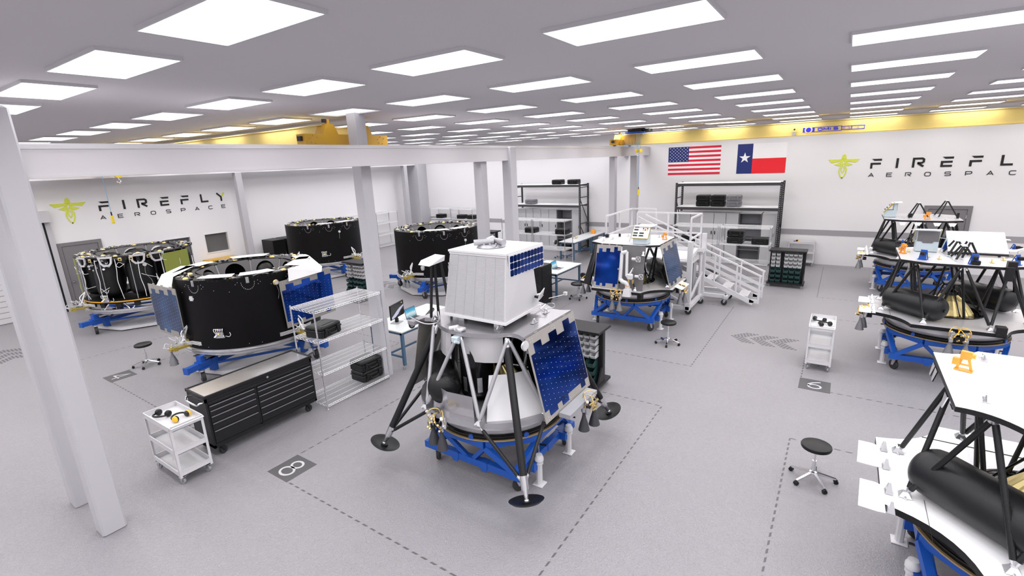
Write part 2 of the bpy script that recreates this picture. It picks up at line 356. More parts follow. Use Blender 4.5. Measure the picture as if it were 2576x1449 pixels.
# ceiling lights
x0, y0, px, py, a, b = 1.62552, 2.89042, 2.02672, 2.02277, .62484, 1.2471
r0 = root('ceiling_light', 'recessed white rectangular ceiling light panel', 'ceiling light', (0, 0, ZC), 0, 'recessed ceiling lights set in a regular grid')
MB('light_diffuser').box(.012, a - .012, .012, b - .012, -.012, -.004).build('diffuser', r0, smooth=False)
t = MB('light_trim'); t.box(0, .012, 0, b, -.03, 0).box(a - .012, a, 0, b, -.03, 0).box(.012, a - .012, 0, .012, -.03, 0).box(.012, a - .012, b - .012, b, -.03, 0)
t.build('trim_frame', r0, smooth=False)
la = bpy.data.lights.new('panel_lamp', 'AREA'); la.shape = 'RECTANGLE'; la.size = a - .03; la.size_y = b - .03; la.energy = 23; la.color = (1.0, .985, 1.0); la.spread = math.radians(165)
lo = bpy.data.objects.new('panel_lamp', la); COL.objects.link(lo); lo.parent = r0; lo.location = (a / 2, b / 2, -.014)
kd = list(r0.children); first = True
for i in range(-3, 10):
    for j in range(-7, 9):
        X, Y = x0 + i * px, y0 + j * py
        if Y + b > Y1 or X + a > X1: continue
        if first: r0.location = (X, Y, ZC); first = False; continue
        r = r0.copy(); COL.objects.link(r); r.location = (X, Y, ZC)
        for c in kd:
            if i == 2 and j == 2 and c.type == 'LIGHT': continue      # the column stands right inside this panel
            c2 = c.copy(); COL.objects.link(c2); c2.parent = r
# bridge cranes
def crane(label, xg, gy0, gy1, ty, far=None, mark=False, tflip=1):
    R = root('bridge_crane', label, 'crane', (xg, 0, 0))
    tm = 'crane_ochre'
    for k, gx in enumerate((0, .82)):
        g = MB('crane_yellow'); g.box(gx - .09, gx + .09, gy0, gy1, 4.70, 5.06).box(gx - .11, gx + .11, gy0, gy1, 5.06, 5.075).box(gx - .11, gx + .11, gy0, gy1, 4.685, 4.70)
        g.m('steel').box(gx - .02, gx + .02, gy0, gy1, 5.075, 5.095)
        g.build('girder', R, smooth=False)
    for tyy in ([ty] if far is None else [ty, far]):
        e = MB(tm); e.box(-.55, 1.38, tyy - .13, tyy + .13, 4.70, 4.90)
        for gx in (0, .82): e.prism([(gx - .17, 4.9), (gx + .17, 4.9), (gx + .08, 5.08), (gx - .08, 5.08)], tyy - .13, tyy + .13, 'xz')
        for gx in (0, .82): e.box(gx - .03, gx + .03, tyy - .08, tyy - .02, 5.08, 5.17)
        e.m('rubber').box(-.6, -.55, tyy - .05, tyy + .05, 4.78, 4.86).box(1.38, 1.43, tyy - .05, tyy + .05, 4.78, 4.86)
        for gx in (0, .82): e.box(gx - .1, gx - .03, tyy - .09, tyy - .03, 5.11, 5.17)
        for wx in (-.38, 1.2): e.m('steel').rod((wx, tyy - .05, 4.735), (wx, tyy + .05, 4.735), .07, n=16)
        for wx in (-.38, 1.2):
            e.m('mid_grey')
            for q in range(5): an = PI * (.2 + q * .35); e.rod((wx + .09 * math.cos(an), tyy - .145, 4.80 + .07 * math.sin(an)), (wx + .09 * math.cos(an), tyy - .13, 4.80 + .07 * math.sin(an)), .008, n=6)
        e.build('end_truck', R)
    return R
cr = crane('yellow bridge crane over the far right end above the flags', 18.3, Y0 + .3, 7.18, 7.31, far=None)
g = MB('crane_ochre').prism([(6.62, 5.06), (7.18, 5.06), (7.18, 4.7), (6.62, 4.7)], -.112, -.092, 'yz'); g.m('crane_ochre').box(-.3, -.1, 7.05, 7.14, 4.72, 4.88); g.build('splice_plate', cr, smooth=False)
ho = MB('blue_paint'); ho.box(-.22, 1.0, 6.25, 6.98, 5.09, 5.14).m('black_plastic').box(-.16, .25, 6.1, 6.9, 5.14, 5.235).m('white_paint').box(-.16, -.1, 6.3, 6.36, 5.03, 5.2).box(-.2, -.16, 4.0, 7.1, 5.06, 5.08)
ho.m('steel').rod((.0, 6.2, 5.18), (.0, 6.9, 5.18), .05)
ho.build('hoist', cr)
cb = MB('strut_grey')
for k in range(13):
    yy = 6.42 + k * .052; cb.rod((-.15, yy, 5.05), (-.15, yy, 4.66), .005, n=5)
cb.m('cable_blue')
for k in range(6):
    yy = 6.44 + k * .105; cb.tube([(-.17, yy, 4.75), (-.17, yy + .01, 4.63), (-.17, yy + .035, 4.6), (-.17, yy + .06, 4.63), (-.17, yy + .07, 4.75)], .006, 5)
cb.build('festoon_cable', cr)
hk = MB('strut_grey'); hk.rod((-.1, 6.42, 5.05), (-.1, 6.42, 4.5), .006).rod((-.1, 6.54, 5.05), (-.1, 6.54, 4.5), .006)
hk.m('pendant_yellow').lathe([(.02, -.02), (.07, -.02), (.07, .02), (.02, .02)], (-.1, 6.40, 4.46), 16, (.5, .86, 0)).lathe([(.02, -.02), (.07, -.02), (.07, .02), (.02, .02)], (-.1, 6.55, 4.46), 16, (.5, .86, 0))
hk.m('chrome').rod((-.1, 6.475, 4.47), (-.1, 6.475, 4.36), .012).curve([(-.1, 6.475, 4.36), (-.1, 6.51, 4.31), (-.1, 6.48, 4.26), (-.1, 6.44, 4.28)], .011)
hk.build('hook_block', cr)
pd = MB('cable_blue').rod((-.14, 6.47, 5.0), (-.14, 6.44, 3.12), .006, n=5); pd.m('black_plastic').rod((-.14, 6.44, 3.14), (-.14, 6.44, 3.06), .014); pd.m('pendant_yellow').cbox(-.165, -.115, 6.41, 6.47, 2.84, 3.06, .008)
pd.build('pendant_control', cr)
sn = MB('crane_yellow').box(-.16, -.112, 1.42, 1.53, 4.79, 4.93).m('black_plastic').rod((-.165, 1.475, 4.87), (-.155, 1.475, 4.87), .025).m('steel').box(-.19, -.112, 1.43, 1.52, 4.69, 4.78); sn.build('sensor_bracket', cr)
cl = crane('yellow bridge crane over the left bay, ochre end truck facing', 6.05, 8.2, 20.7, 8.22, far=20.68)
hk = MB('pendant_yellow').rod((-.2, 18.06, 4.38), (-.2, 18.18, 4.38), .10, n=18); hk.m('strut_grey').rod((-.2, 18.12, 5.0), (-.2, 18.12, 4.4), .008)
hk.m('chrome').rod((-.2, 18.12, 4.3), (-.2, 18.12, 4.24), .015).curve([(-.2, 18.12, 4.25), (-.16, 18.12, 4.19), (-.2, 18.12, 4.13), (-.25, 18.12, 4.16), (-.25, 18.12, 4.19)], .016)
hk.build('hook_block', cl)
pd = MB('cable_blue').rod((-.2, 19.4, 5.0), (-.2, 19.4, 3.2), .007, n=5); pd.m('black_plastic').rod((-.2, 19.4, 3.24), (-.2, 19.4, 3.12), .018); pd.m('pendant_yellow').cbox(-.235, -.165, 19.36, 19.44, 2.87, 3.12, .01)
pd.build('pendant_control', cl)
# ------------------------------------------------------------------ lettering
R_ = [(0, 0), (0, 1), (.85, 1), (1, .86), (1, .6), (.85, .45), (.3, .45)]
O_ = [(.2, 0), (0, .2), (0, .8), (.2, 1), (.8, 1), (1, .8), (1, .2), (.8, 0)]
GL = {'A': [[(0, 0), (.5, 1), (1, 0)], [(.28, .3), (.72, .3)]], 'E': [[(1, 1), (0, 1), (0, 0), (1, 0)], [(0, .5), (.9, .5)]], 'R': [R_, [(.5, .45), (1, 0)]],
      'O': [O_ + [O_[0]]], 'S': [[(1, .88), (.85, 1), (.15, 1), (0, .86), (0, .64), (.15, .5), (.85, .5), (1, .36), (1, .14), (.85, 0), (.15, 0), (0, .12)]],
      'P': [[(0, 0), (0, 1), (.85, 1), (1, .86), (1, .55), (.85, .4), (0, .4)]], 'C': [[(1, .9), (.85, 1), (.2, 1), (0, .8), (0, .2), (.2, 0), (.85, 0), (1, .1)]],
      'M': [[(0, 0), (0, 1), (.5, .35), (1, 1), (1, 0)]], 'I': [[(.5, 0), (.5, 1)]], '6': [[(.95, 1), (.5, .93), (.12, .6), (.0, .32), (.12, .08), (.4, 0), (.68, 0), (.92, .1), (1, .3), (.9, .5), (.62, .6), (.3, .57), (.08, .42)]],
      '.': [[(.4, 0), (.4, .12)]], '3': [[(0, 1), (.9, 1), (1, .8), (.85, .55), (.4, .52)], [(.85, .52), (1, .3), (.9, .05), (.1, 0)]], 't': [[(.4, 1), (.4, .1), (.7, 0)], [(.1, .7), (.8, .7)]]}
def glyph(b, ch, x, z, w, h, t, y0, y1, f=None):
    for st in GL[ch]:
        pts = [(x + p[0] * w, z + p[1] * h) for p in st]
        if f: pts = [f(p) for p in pts]
        b.stroke(pts, t, y0, y1)
def firefly(loc, rz, label):
    R = root('wall_sign', label, 'sign', loc, rz)
    g = MB('logo_lime'); d0, d1 = -.012, 0
    dome = [(.395, .705)] + [(.47 + .075 * math.cos(t), .715 + .157 * math.sin(t)) for t in [PI - PI * k / 8 for k in range(9)]] + [(.545, .705)]
    g.prism(dome[::-1], d0, d1, 'xz')
    for s in (-1, 1):
        q = lambda P: [(.47 + s * p[0], p[1]) for p in P]
        g.prism(q([(0, .70), (.47, .70), (.355, .575), (.13, .62), (.09, .60), (0, .655)]), d0, d1, 'xz')
        g.prism(q([(.02, .64), (.10, .59), (.285, .52), (.13, .46), (.08, .505), (.03, .57)]), d0, d1, 'xz')
    outer = [(.47, .0), (.40, .09), (.36, .20), (.355, .32), (.395, .44), (.44, .53)]
    g.stroke([(p[0] + .01, p[1] + .03) for p in outer], .036, d0, d1); g.stroke([(.93 - p[0], p[1] + .03) for p in outer], .036, d0, d1)
    g.stroke([(.455, .50), (.425, .39), (.42, .32), (.468, .22), (.515, .32), (.51, .39), (.485, .46)], .03, d0, d1)
    g.build('emblem', R, smooth=False)
    h = .322; z = .355; w = .29; t = .062
    X = 1.26; zt = z + h - t / 2
    def bars(x, kind):
        k = MB('logo_black')
        k.prism([(x + .03, z + h), (x + w + .015, z + h), (x + w + .015, z + h - t), (x + .10, z + h - t)], d0, d1, 'xz')
        if kind == 'F': k.stroke([(x + t / 2, z), (x + t / 2, z + .5 * h), (x + w, z + .5 * h)], t, d0, d1)
        else: k.stroke([(x + w, z + .5 * h), (x + t / 2, z + .5 * h), (x + t / 2, z + t / 2), (x + w, z + t / 2)], t, d0, d1)
        k.build('letter', R, smooth=False)
    bars(X, 'F'); MB('logo_black').box(1.965, 2.03, d0, d1, z, z + h).build('letter', R, smooth=False)
    x = 2.40; k = MB('logo_black'); k.stroke([(x + .03, z), (x + .03, z + h - t / 2), (x + .25, z + h - t / 2), (x + .29, z + h - t), (x + .29, z + .56 * h), (x + .25, z + .46 * h), (x + .13, z + .46 * h)], t, d0, d1)
    k.stroke([(x + .14, z + .44 * h), (x + .30, z + .03)], t, d0, d1).build('letter', R, smooth=False)
    bars(3.13, 'E'); bars(3.83, 'F'); MB('logo_black').stroke([(4.59, z + h), (4.59, z + t / 2), (4.84, z + t / 2)], t, d0, d1).build('letter', R, smooth=False)
    x = 5.22; y_ = MB('logo_black').stroke([(x - .02, z + h), (x + .13, z + .52 * h), (x + .13, z)], t, d0, d1).build('letter', R, smooth=False)
    for i, ch in enumerate('AEROSPACE'): k = MB('logo_black'); glyph(k, ch, 1.245 + i * .5085, .075, .145, .118, .02, d0, d1); k.build('small_letter', R, smooth=False)
    MB('logo_lime').stroke([(x + .165, z + .56 * h), (x + .27, z + h)], t * .95, d0, d1).build('letter_accent', y_, smooth=False)
firefly((X1 - .001, .577, 3.158), -PI / 2, 'lime emblem with FIREFLY AEROSPACE lettering on the flag wall')
firefly((4.86, Y1 - .001, 2.842), 0, 'lime emblem with FIREFLY AEROSPACE lettering above the grey door')
# maker's mark on the crane girder
R = MB('logo_blue'); f = lambda p: p
R.M = Matrix.Translation((-.092, 1.25, 4.765)) @ Matrix.Rotation(-PI / 2, 4, 'Z')
L_, H_ = 1.56, .135
R.box(0, .30, -.006, 0, 0, H_).m('crane_yellow').lathe([(.105, 0), (.105, .002)], (.15, -.006, H_ / 2), 24, (0, -1, 0)).m('logo_blue').lathe([(.07, 0), (.07, .002)], (.15, -.008, H_ / 2), 20, (0, -1, 0))
R.stroke([(.3, 0.005), (1.0, .005), (1.0, H_ - .005), (.3, H_ - .005)], .012, -.006, 0, closed=True).stroke([(1.0, .02), (1.25, .02), (1.25, H_ - .02), (1.0, H_ - .02)], .012, -.006, 0, closed=True).stroke([(1.25, .02), (1.56, .02), (1.56, H_ - .02), (1.25, H_ - .02)], .012, -.006, 0, closed=True)
for i, ch in enumerate('OMIS'): glyph(R, ch, (.40, .55, .69, .80)[i], .035, (.11, .12, .06, .11)[i], .065, .02, -.006, 0)
R.m('logo_faint')
for ch, x in (('6', 1.03), ('.', 1.11), ('3', 1.16), ('t', 1.38)): glyph(R, ch, x, .04, .06, .055, .01, -.006, 0)
R.build('maker_plate', cr, smooth=False)
# flags
def star(cx, cz, r, a=0): return [(cx + (r if k % 2 == 0 else r * .382) * math.sin(a + PI * k / 5), cz + (r if k % 2 == 0 else r * .382) * math.cos(a + PI * k / 5)) for k in range(10)]
F = MB('flag_white'); W_, H_ = 2.09, 1.13; F.box(0, W_, -.01, 0, 0, H_).m('flag_red'); sh = H_ / 13
for k in range(7): F.box(0 if k < 3 or 1 else 0, W_, -.012, -.01, k * 2 * sh, (k * 2 + 1) * sh)
F.m('flag_navy').box(0, W_ * .4, -.015, -.01, 6 * sh, H_).m('flag_white')
for r in range(9):
    for c in range(6 if r % 2 == 0 else 5):
        F.prism(star(W_ * .4 * ((c + .55) / 6 + (0 if r % 2 == 0 else .5 / 6)) , 6 * sh + 7 * sh * (r + .75) / 9.5, .027), -.018, -.015, 'xz')
tag(F.build('flag', smooth=False, loc=(X1 - .001, 6.342, 3.433), rot=(0, 0, -PI / 2)), 'red and white striped flag with stars in navy corner', 'flag')
F = MB('flag_white'); W_, H_ = 1.71, 1.125; F.box(0, W_, -.01, 0, 0, H_).m('flag_red_bright').box(.55, W_, -.012, -.01, 0, H_ / 2).m('flag_navy').box(0, .55, -.012, -.01, 0, H_).m('flag_white').prism(star(.275, H_ * .53, .21), -.015, -.012, 'xz')
tag(F.build('flag', smooth=False, loc=(X1 - .001, 3.636, 3.43), rot=(0, 0, -PI / 2)), 'flag with one white star on navy, white over red', 'flag')
# ------------------------------------------------------------------ floor paint
def bay(x0, x1, y0, y1, label, w=.011):
    b = MB('dash_paint'); o = [(x0 - w, y0 - w), (x1 + w, y0 - w), (x1 + w, y1 + w), (x0 - w, y1 + w)]; q = [(x0 + w, y0 + w), (x1 - w, y0 + w), (x1 - w, y1 - w), (x0 + w, y1 - w)]
    b.add([(*p, .0012) for p in o + q], [(k, (k + 1) % 4, 4 + (k + 1) % 4, 4 + k) for k in range(4)])
    tag(b.build('bay_outline', smooth=False), label, 'floor marking', 'dashed outlines painted around the work bays')
bay(3.1, 7.79, 2.25, 6.595, 'dashed bay outline painted around the centre lander with box')
bay(9.74, 14.42, 2.25, 6.58, 'dashed bay outline painted around the lander with robot arm')
bay(3.09, 7.75, -4.2, .28, 'dashed bay outline painted around the nearest right open lander')
bay(9.74, 14.39, -4.2, .3, 'dashed bay outline painted around the middle right open lander')
bay(16.47, 21.0, -4.2, .32, 'dashed bay outline painted under the farthest right lander')
bay(3.12, 7.8, 8.8, 13.2, 'dashed bay outline painted around the drum with blue panels')
bay(9.75, 14.4, 8.8, 13.2, 'dashed bay outline painted around the drum behind the white box')
bay(3.2, 7.8, 15.1, 19.6, 'dashed bay outline painted around the drum with exposed tanks')
bay(9.75, 14.4, 15.1, 19.6, 'dashed bay outline painted around the farthest black drum')
def plate(x0, y0, s, dg, label):
    b = MB('floor_paint').box(x0, x0 + s, y0, y0 + s, 0, .003)
    o = b.build('floor_number', smooth=False); tag(o, label, 'floor marking', 'dark floor plates with bay numbers')
    d = MB('mark_white'); c = (x0 + s / 2, y0 + s / 2)
    # digits read from the -x side: local right = -y, local up = +x
    mp = lambda u, v: (c[0] + v, c[1] - u)
    def st(pts, t, closed=False): d.stroke([mp(*p) for p in pts], t, .003, .0045, 'xy', closed)
    E = lambda cu, cv, ru, rv, n=24: [(cu + ru * math.cos(2 * PI * k / n), cv + rv * math.sin(2 * PI * k / n)) for k in range(n)]
    if dg == 8: st(E(0, .085, .095, .075), .034, True); st(E(0, -.085, .115, .09), .034, True)
    if dg == 6: st(E(0, -.06, .10, .085), .032, True); st([(-.1, -.06), (-.095, .02), (-.03, .1), (.06, .155), (.09, .165)], .032)
    if dg == 3: st([(-.09, .16), (.02, .17), (.09, .13), (.09, .06), (.03, .01), (-.03, .01)], .032); st([(.03, .01), (.10, -.04), (.11, -.12), (.03, -.17), (-.10, -.15)], .032)
    if dg == 4: st([(.05, -.17), (.05, .16), (-.12, -.07), (.13, -.07)], .032)
    d.build('digit', o, smooth=False)
plate(3.085, 6.115, .49, 8, 'dark floor plate numbered 8 beside the centre lander')
plate(3.10, 12.72, .49, 4, 'dark floor plate numbered 4 near the round stool')
plate(9.735, 12.72, .49, 3, 'dark floor plate numbered 3 seen through the nearest wire shelf')
plate(9.68, -.185, .5, 6, 'dark floor plate numbered 6 by the small white cart')
def chevrons(cx, cy, where):
    for c in range(3):
        ty = cy - c * .42; b = MB('line_paint')
        for r in range(-5, 6):
            for k in range(4):
                y = ty - abs(r) * .055 - k * .075; b.box(cx + r * .065 - .022, cx + r * .065 + .022, y - .055, y, 0, .0012)
        tag(b.build('floor_arrow', smooth=False), '%s dashed chevron arrow painted on the floor %s' % (('leading', 'middle', 'trailing')[c], where), 'floor marking')
chevrons(12.0, 1.88, 'near the stair'); chevrons(2.4, 18.0, 'behind the nearest column'); chevrons(12.0, 14.6, 'between the two far drums')

# ------------------------------------------------------------------ wire shelving
def wire_shelf(label, D=.70, L=1.5, H=1.88, zs=(.085, .70, 1.31, 1.87)):
    R = root('wire_shelf_unit', label, 'shelf', group=None)
    b = MB('wire'); r = .0045
    for z in (0, -.032): b.tube([(0, 0, z), (L, 0, z), (L, D, z), (0, D, z)], .0055, 5, True)
    def zig(p, q, n):
        p = Vector(p); q = Vector(q); pts = []
        for k in range(n + 1): v = p.lerp(q, k / n); pts.append((v.x, v.y, 0 if k % 2 else -.032))
        b.tube(pts, .004, 4)
    zig((0, 0), (L, 0), 30); zig((0, D), (L, D), 30); zig((0, 0), (0, D), 14); zig((L, 0), (L, D), 14)
    n = int(L / .021)
    for k in range(1, n): b.rod((L * k / n, 0, .004), (L * k / n, D, .004), .0026, n=3)
    for k in range(1, 4): b.rod((0, D * k / 4, -.006), (L, D * k / 4, -.006), .0045, n=4)
    o = b.build('wire_shelf', R); o.location.z = zs[0]
    for z in zs[1:]: c = o.copy(); COL.objects.link(c); c.location.z = z
    p = MB('chrome').rod((0, 0, .02), (0, 0, H + .02), .0145, n=10); p.m('steel')
    for k in range(36): p.lathe([(.0155, 0), (.0155, .004)], (0, 0, .06 + k * .05), 8)
    p.m('chrome').lathe([(.02, 0), (.02, .012), (.008, .02), (.008, .03)], (0, 0, -.0), 10)
    q = p.build('post', R)
    for x, y in ((L, 0), (0, D), (L, D)): c = q.copy(); COL.objects.link(c); c.location = (x, y, 0)
    return R
w0 = wire_shelf('chrome wire shelf unit holding black cases beside the tool chest'); w0.location = (4.73, 7.43, 0)
dup(w0, (18.0, 1.80, 0), PI / 2, 'white-looking wire shelf unit by the bin rack, behind the stair')
dup(w0, (18.0, 3.36, 0), PI / 2, 'wire shelf unit behind the stair railing, next to its twin')
dup(w0, (18.0, 9.15, 0), PI / 2, 'wire shelf unit beside the long worktable near the pallet rack')
dup(w0, (18.0, 10.71, 0), PI / 2, 'wire shelf unit behind the grey crane column, second from the worktable')
dup(w0, (21.35, 16.50, 0), PI / 2, 'wire shelf unit on the back wall with two cases, nearer the column')
dup(w0, (21.35, 18.06, 0), PI / 2, 'wire shelf unit on the back wall nearest the corner pilaster')
dup(w0, (17.60, 20.62, 0), 0, 'empty wire shelf unit against the left wall by the corner')
dup(w0, (16.05, 20.62, 0), 0, 'empty wire shelf unit mostly hidden behind the tall ceiling column')
# ------------------------------------------------------------------ hard cases
def hard_case(m, label):
    W, D, H = .50, .40, .215
    R = root('hard_case', label, 'case')
    b = MB(m).cbox(-W / 2, W / 2, -D / 2, D / 2, 0, H * .6, .022)
    for x in (-.17, .17): b.box(x - .02, x + .02, -D / 2 - .008, -D / 2 + .01, .01, H * .55)
    for x in (-.17, 0, .17): b.box(x - .012, x + .012, D / 2 - .01, D / 2 + .007, .01, H * .55)
    b.cbox(-W / 2 - .008, W / 2 + .008, -D / 2 - .008, D / 2 + .008, H * .54, H * .6, .008)
    b.build('case_body', R, ang=30)
    b = MB(m).cbox(-W / 2 - .008, W / 2 + .008, -D / 2 - .008, D / 2 + .008, H * .605, H * .67, .008).cbox(-W / 2, W / 2, -D / 2, D / 2, H * .64, H, .022)
    b.cbox(-.14, .14, -.10, .10, H - .002, H + .006, .004)
    for x in (-.17, .17): b.box(x - .03, x + .03, -D / 2 + .03, D / 2 - .03, H - .002, H + .004)
    b.build('lid', R, ang=30)
    for x in (-.15, .15): MB(m).cbox(x - .03, x + .03, -D / 2 - .025, -D / 2 - .006, H * .36, H * .78, .006).build('latch', R, ang=30)
    MB(m).curve([(-.09, -D / 2 - .004, H * .45), (-.085, -D / 2 - .03, H * .38), (-.06, -D / 2 - .035, H * .30), (.06, -D / 2 - .035, H * .30), (.085, -D / 2 - .03, H * .38), (.09, -D / 2 - .004, H * .45)], .011, 6, 4).build('handle', R)
    return R
c0 = hard_case('black_plastic', 'black hard case alone on the upper level of the nearest wire shelf'); c0.location = (5.05, 7.70, 1.32); c0.rotation_euler.z = .2
H = .221
G = None
dup(c0, (5.92, 7.74, .095), 0, 'black hard case at the bottom of the nearest wire shelf, lower of two')
dup(c0, (5.92, 7.74, .095 + H), 0, 'black hard case at the bottom of the nearest wire shelf, upper of two')
FX = -PI / 2
for k, (y, l) in enumerate(((4.62, 'left'), (4.06, 'middle'))):
    for q in range(2): dup(c0, (20.62, y, 2.225 + q * H), FX, 'black hard case in the %s stack under the flags, %s one' % (l, ('lower', 'upper')[q]))
cg = hard_case('grey_plastic', 'grey hard case in the stack under the flags, lower one'); cg.location = (20.62, 3.48, 2.225); cg.rotation_euler.z = FX
dup(cg, (20.62, 3.48, 2.225 + H), FX, 'grey hard case in the stack under the flags, upper one')
dup(cg, (20.62, 12.72, 2.225), FX, 'lone grey hard case on the middle level of the left pallet rack')
dup(c0, (20.62, 11.2, 3.145), FX, 'black hard case on top of the left pallet rack, left one')
dup(c0, (20.62, 10.38, 3.145), FX, 'black hard case on top of the left pallet rack, right one')
dup(c0, (17.56, 2.83, 1.32), FX, 'black hard case behind the stair rail, lower of the stacked pair')
dup(c0, (17.56, 2.83, 1.32 + H), FX, 'black hard case behind the stair rail, upper of the stacked pair')
dup(c0, (17.56, 2.08, 1.32), FX, 'single black hard case on the wire shelf nearest the bin rack')
dup(c0, (17.56, 4.33, 1.32), FX, 'black hard case seen through the stair platform railing')
dup(c0, (17.56, 3.55, .095), FX, 'black hard case low on the wire shelf seen through the stairs')
dup(c0, (17.56, 10.85, 1.32), FX, 'black hard case on the far wire shelf between the crane columns')
dup(c0, (17.56, 9.38, 1.32), FX, 'black hard case on the wire shelf end beside the long worktable')
dup(c0, (21.0, 19.05, 1.32), FX, 'black hard case on the back wall shelf nearest the corner')
dup(c0, (21.0, 17.5, 1.32), FX, 'black hard case on the back wall shelf, middle of three')
dup(c0, (21.0, 16.78, 1.32), FX, 'black hard case on the back wall shelf beside the grey column')
# ------------------------------------------------------------------ casters
def caster(name, R, x, y, h, r, rz=0, fork='steel', wheel='rubber', w=.028, brake=False, blk=None):
    b = MB(wheel); b.lathe([(r * .62, -w / 2), (r * .96, -w / 2), (r, -w / 3), (r, w / 3), (r * .96, w / 2), (r * .62, w / 2)], (r * .35, 0, r), 18, (0, 1, 0))
    b.m('mid_grey' if fork != 'chrome' else 'black_plastic').lathe([(.01, -w / 2.4), (r * .62, -w / 2.4), (r * .62, w / 2.4), (.01, w / 2.4)], (r * .35, 0, r), 14, (0, 1, 0))
    b.m(fork); t = .005
    for s in (-1, 1):
        yy = s * (w / 2 + .008)
        b.hexa([(r * .15, yy - t, r * .9), (r * .6, yy - t, r * .9), (r * .6, yy + t, r * .9), (r * .15, yy + t, r * .9)], [(-r * .5, yy - t, h - .012), (r * .45, yy - t, h - .012), (r * .45, yy + t, h - .012), (-r * .5, yy + t, h - .012)])
    b.rod((r * .35, -w / 2 - .016, r), (r * .35, w / 2 + .016, r), .008, n=8)
    b.box(-r * .7, r * .7, -w / 2 - .02, w / 2 + .02, h - .014, h - .004).box(-r * .8, r * .8, -w / 2 - .03, w / 2 + .03, h - .004, h)
    if brake: b.box(r * .7, r * 1.7, -.015, .015, h * .7, h * .76)
    return b.build(name, R, loc=(x, y, 0), rot=(0, 0, rz))
# ------------------------------------------------------------------ tool chest
T = root('tool_chest', 'long dark grey rolling tool chest with many drawers', 'tool chest', (2.87, 7.64, 0))
L, D, z0, z1 = 1.80, .58, .16, 1.03
b = MB('dark_grey').box(0, L, .0, D, z0, z0 + .05).box(0, .03, 0, D, z0, z1 - .02).box(L - .03, L, 0, D, z0, z1 - .02).box(0, L, D - .02, D, z0, z1 - .02).box(0, L, 0, .03, z1 - .10, z1 - .03).box(.03, L - .03, 0, .03, z0 + .05, z0 + .07).box(.745, .775, 0, .03, z0 + .05, z1 - .1)
b.box(.03, L - .03, .03, D - .02, z0 + .06, z1 - .05)
b.build('cabinet', T, smooth=False)
b = MB('dark_grey').box(-.012, L + .012, -.015, .012, z1 - .03, z1 + .012).box(-.012, L + .012, D - .01, D + .012, z1 - .03, z1 + .012).box(-.012, .012, 0, D, z1 - .03, z1 + .012).box(L - .012, L + .012, 0, D, z1 - .03, z1 + .012)
b.m('deck_grey').box(.012, L - .012, .012, D - .01, z1 - .03, z1 - .002)
b.build('worktop', T, smooth=False)
def drawer(x0, x1, za, zb, hasrail=True):
    o = MB('dark_grey').cbox(x0, x1, -.012, .02, za, zb, .004).build('drawer', T, ang=30)
    if hasrail: MB('steel').box(x0 + .01, x1 - .01, -.022, -.010, zb - .016, zb - .006).build('drawer_pull', o, smooth=False)
drawer(.035, L - .035, .885, .925, False)
zz = [.235, .455, .585, .70, .795, .875]
for k in range(5): drawer(.035, .74, zz[k] + .004, zz[k + 1] - .004, True)
zz = [.235, .375, .50, .61, .71, .80, .875]
for k in range(6): drawer(.78, L - .035, zz[k] + .004, zz[k + 1] - .004, True)
MB('steel').lathe([(.018, 0), (.018, .012), (.009, .016), (.001, .016)], (.98, -.001, .965), 14, (0, -1, 0)).build('lock', T)
MB('chrome').curve([(-.0, .06, .93), (-.05, .07, .93), (-.075, .12, .90), (-.075, .42, .90), (-.05, .50, .93), (0, .51, .93)], .014, 8).build('side_handle', T)
for x, y, a in ((.12, .06, .3), (L - .17, .06, .2), (.12, D - .06, 2.5), (L - .17, D - .06, 2.8)): caster('caster', T, x, y, .16, .062, a, fork='dark_grey', w=.05)
# ------------------------------------------------------------------ service carts
def cart(label, L=.86, W=.44, H=.92):
    R = root('service_cart', label, 'cart')
    for x, y in ((0, 0), (W, 0), (0, L), (W, L)):
        sx = 1 if x == 0 else -1; sy = 1 if y == 0 else -1
        MB('white_paint').box(x, x + sx * .035, y, y + sy * .004, .12, H).box(x, x + sx * .004, y, y + sy * .035, .12, H).build('corner_post', R, smooth=False)
    for z in (.14, .48, .84):
        b = MB('white_paint').box(.004, W - .004, .004, L - .004, z, z + .006)
        h = .075
        b.box(.004, W - .004, .004, .008, z, z + h).box(.004, W - .004, L - .008, L - .004, z, z + h).box(.004, .008, .008, L - .008, z, z + h).box(W - .008, W - .004, .008, L - .008, z, z + h)
        b.box(.0, W, .0, .012, z + h, z + h + .005).box(0, W, L - .012, L, z + h, z + h + .005).box(0, .012, .012, L - .012, z + h, z + h + .005).box(W - .012, W, .012, L - .012, z + h, z + h + .005)
        b.build('tray', R, smooth=False)
    MB('white_paint').tube([(.01, -.0, H - .01), (.01, -.05, H - .01), (W - .01, -.05, H - .01), (W - .01, 0, H - .01)], .011, 8).build('push_handle', R)
    bo = MB('steel')
    for z in (.17, .52, .88):
        for x in (-.002, W - .004):
            for y in (.018, L - .018): bo.rod((x, y, z), (x + .006, y, z), .007, n=6)
    bo.build('bolts', R)
    for x, y in ((.05, .05), (W - .05, .05), (.05, L - .05), (W - .05, L - .05)): caster('caster', R, x, y, .125, .045, 1.9, fork='steel', wheel='mid_grey', brake=(y < .1))
    return R
k0 = cart('white three-tray service cart beside the long tool chest'); k0.location = (2.255, 7.34, 0)
k1 = dup(k0, (10.66, .285, 0), -PI / 2, 'white three-tray service cart standing by floor number 6')
dup(k0, (21.38, 1.52, 0), PI, 'white service cart against the back wall behind the bin rack')
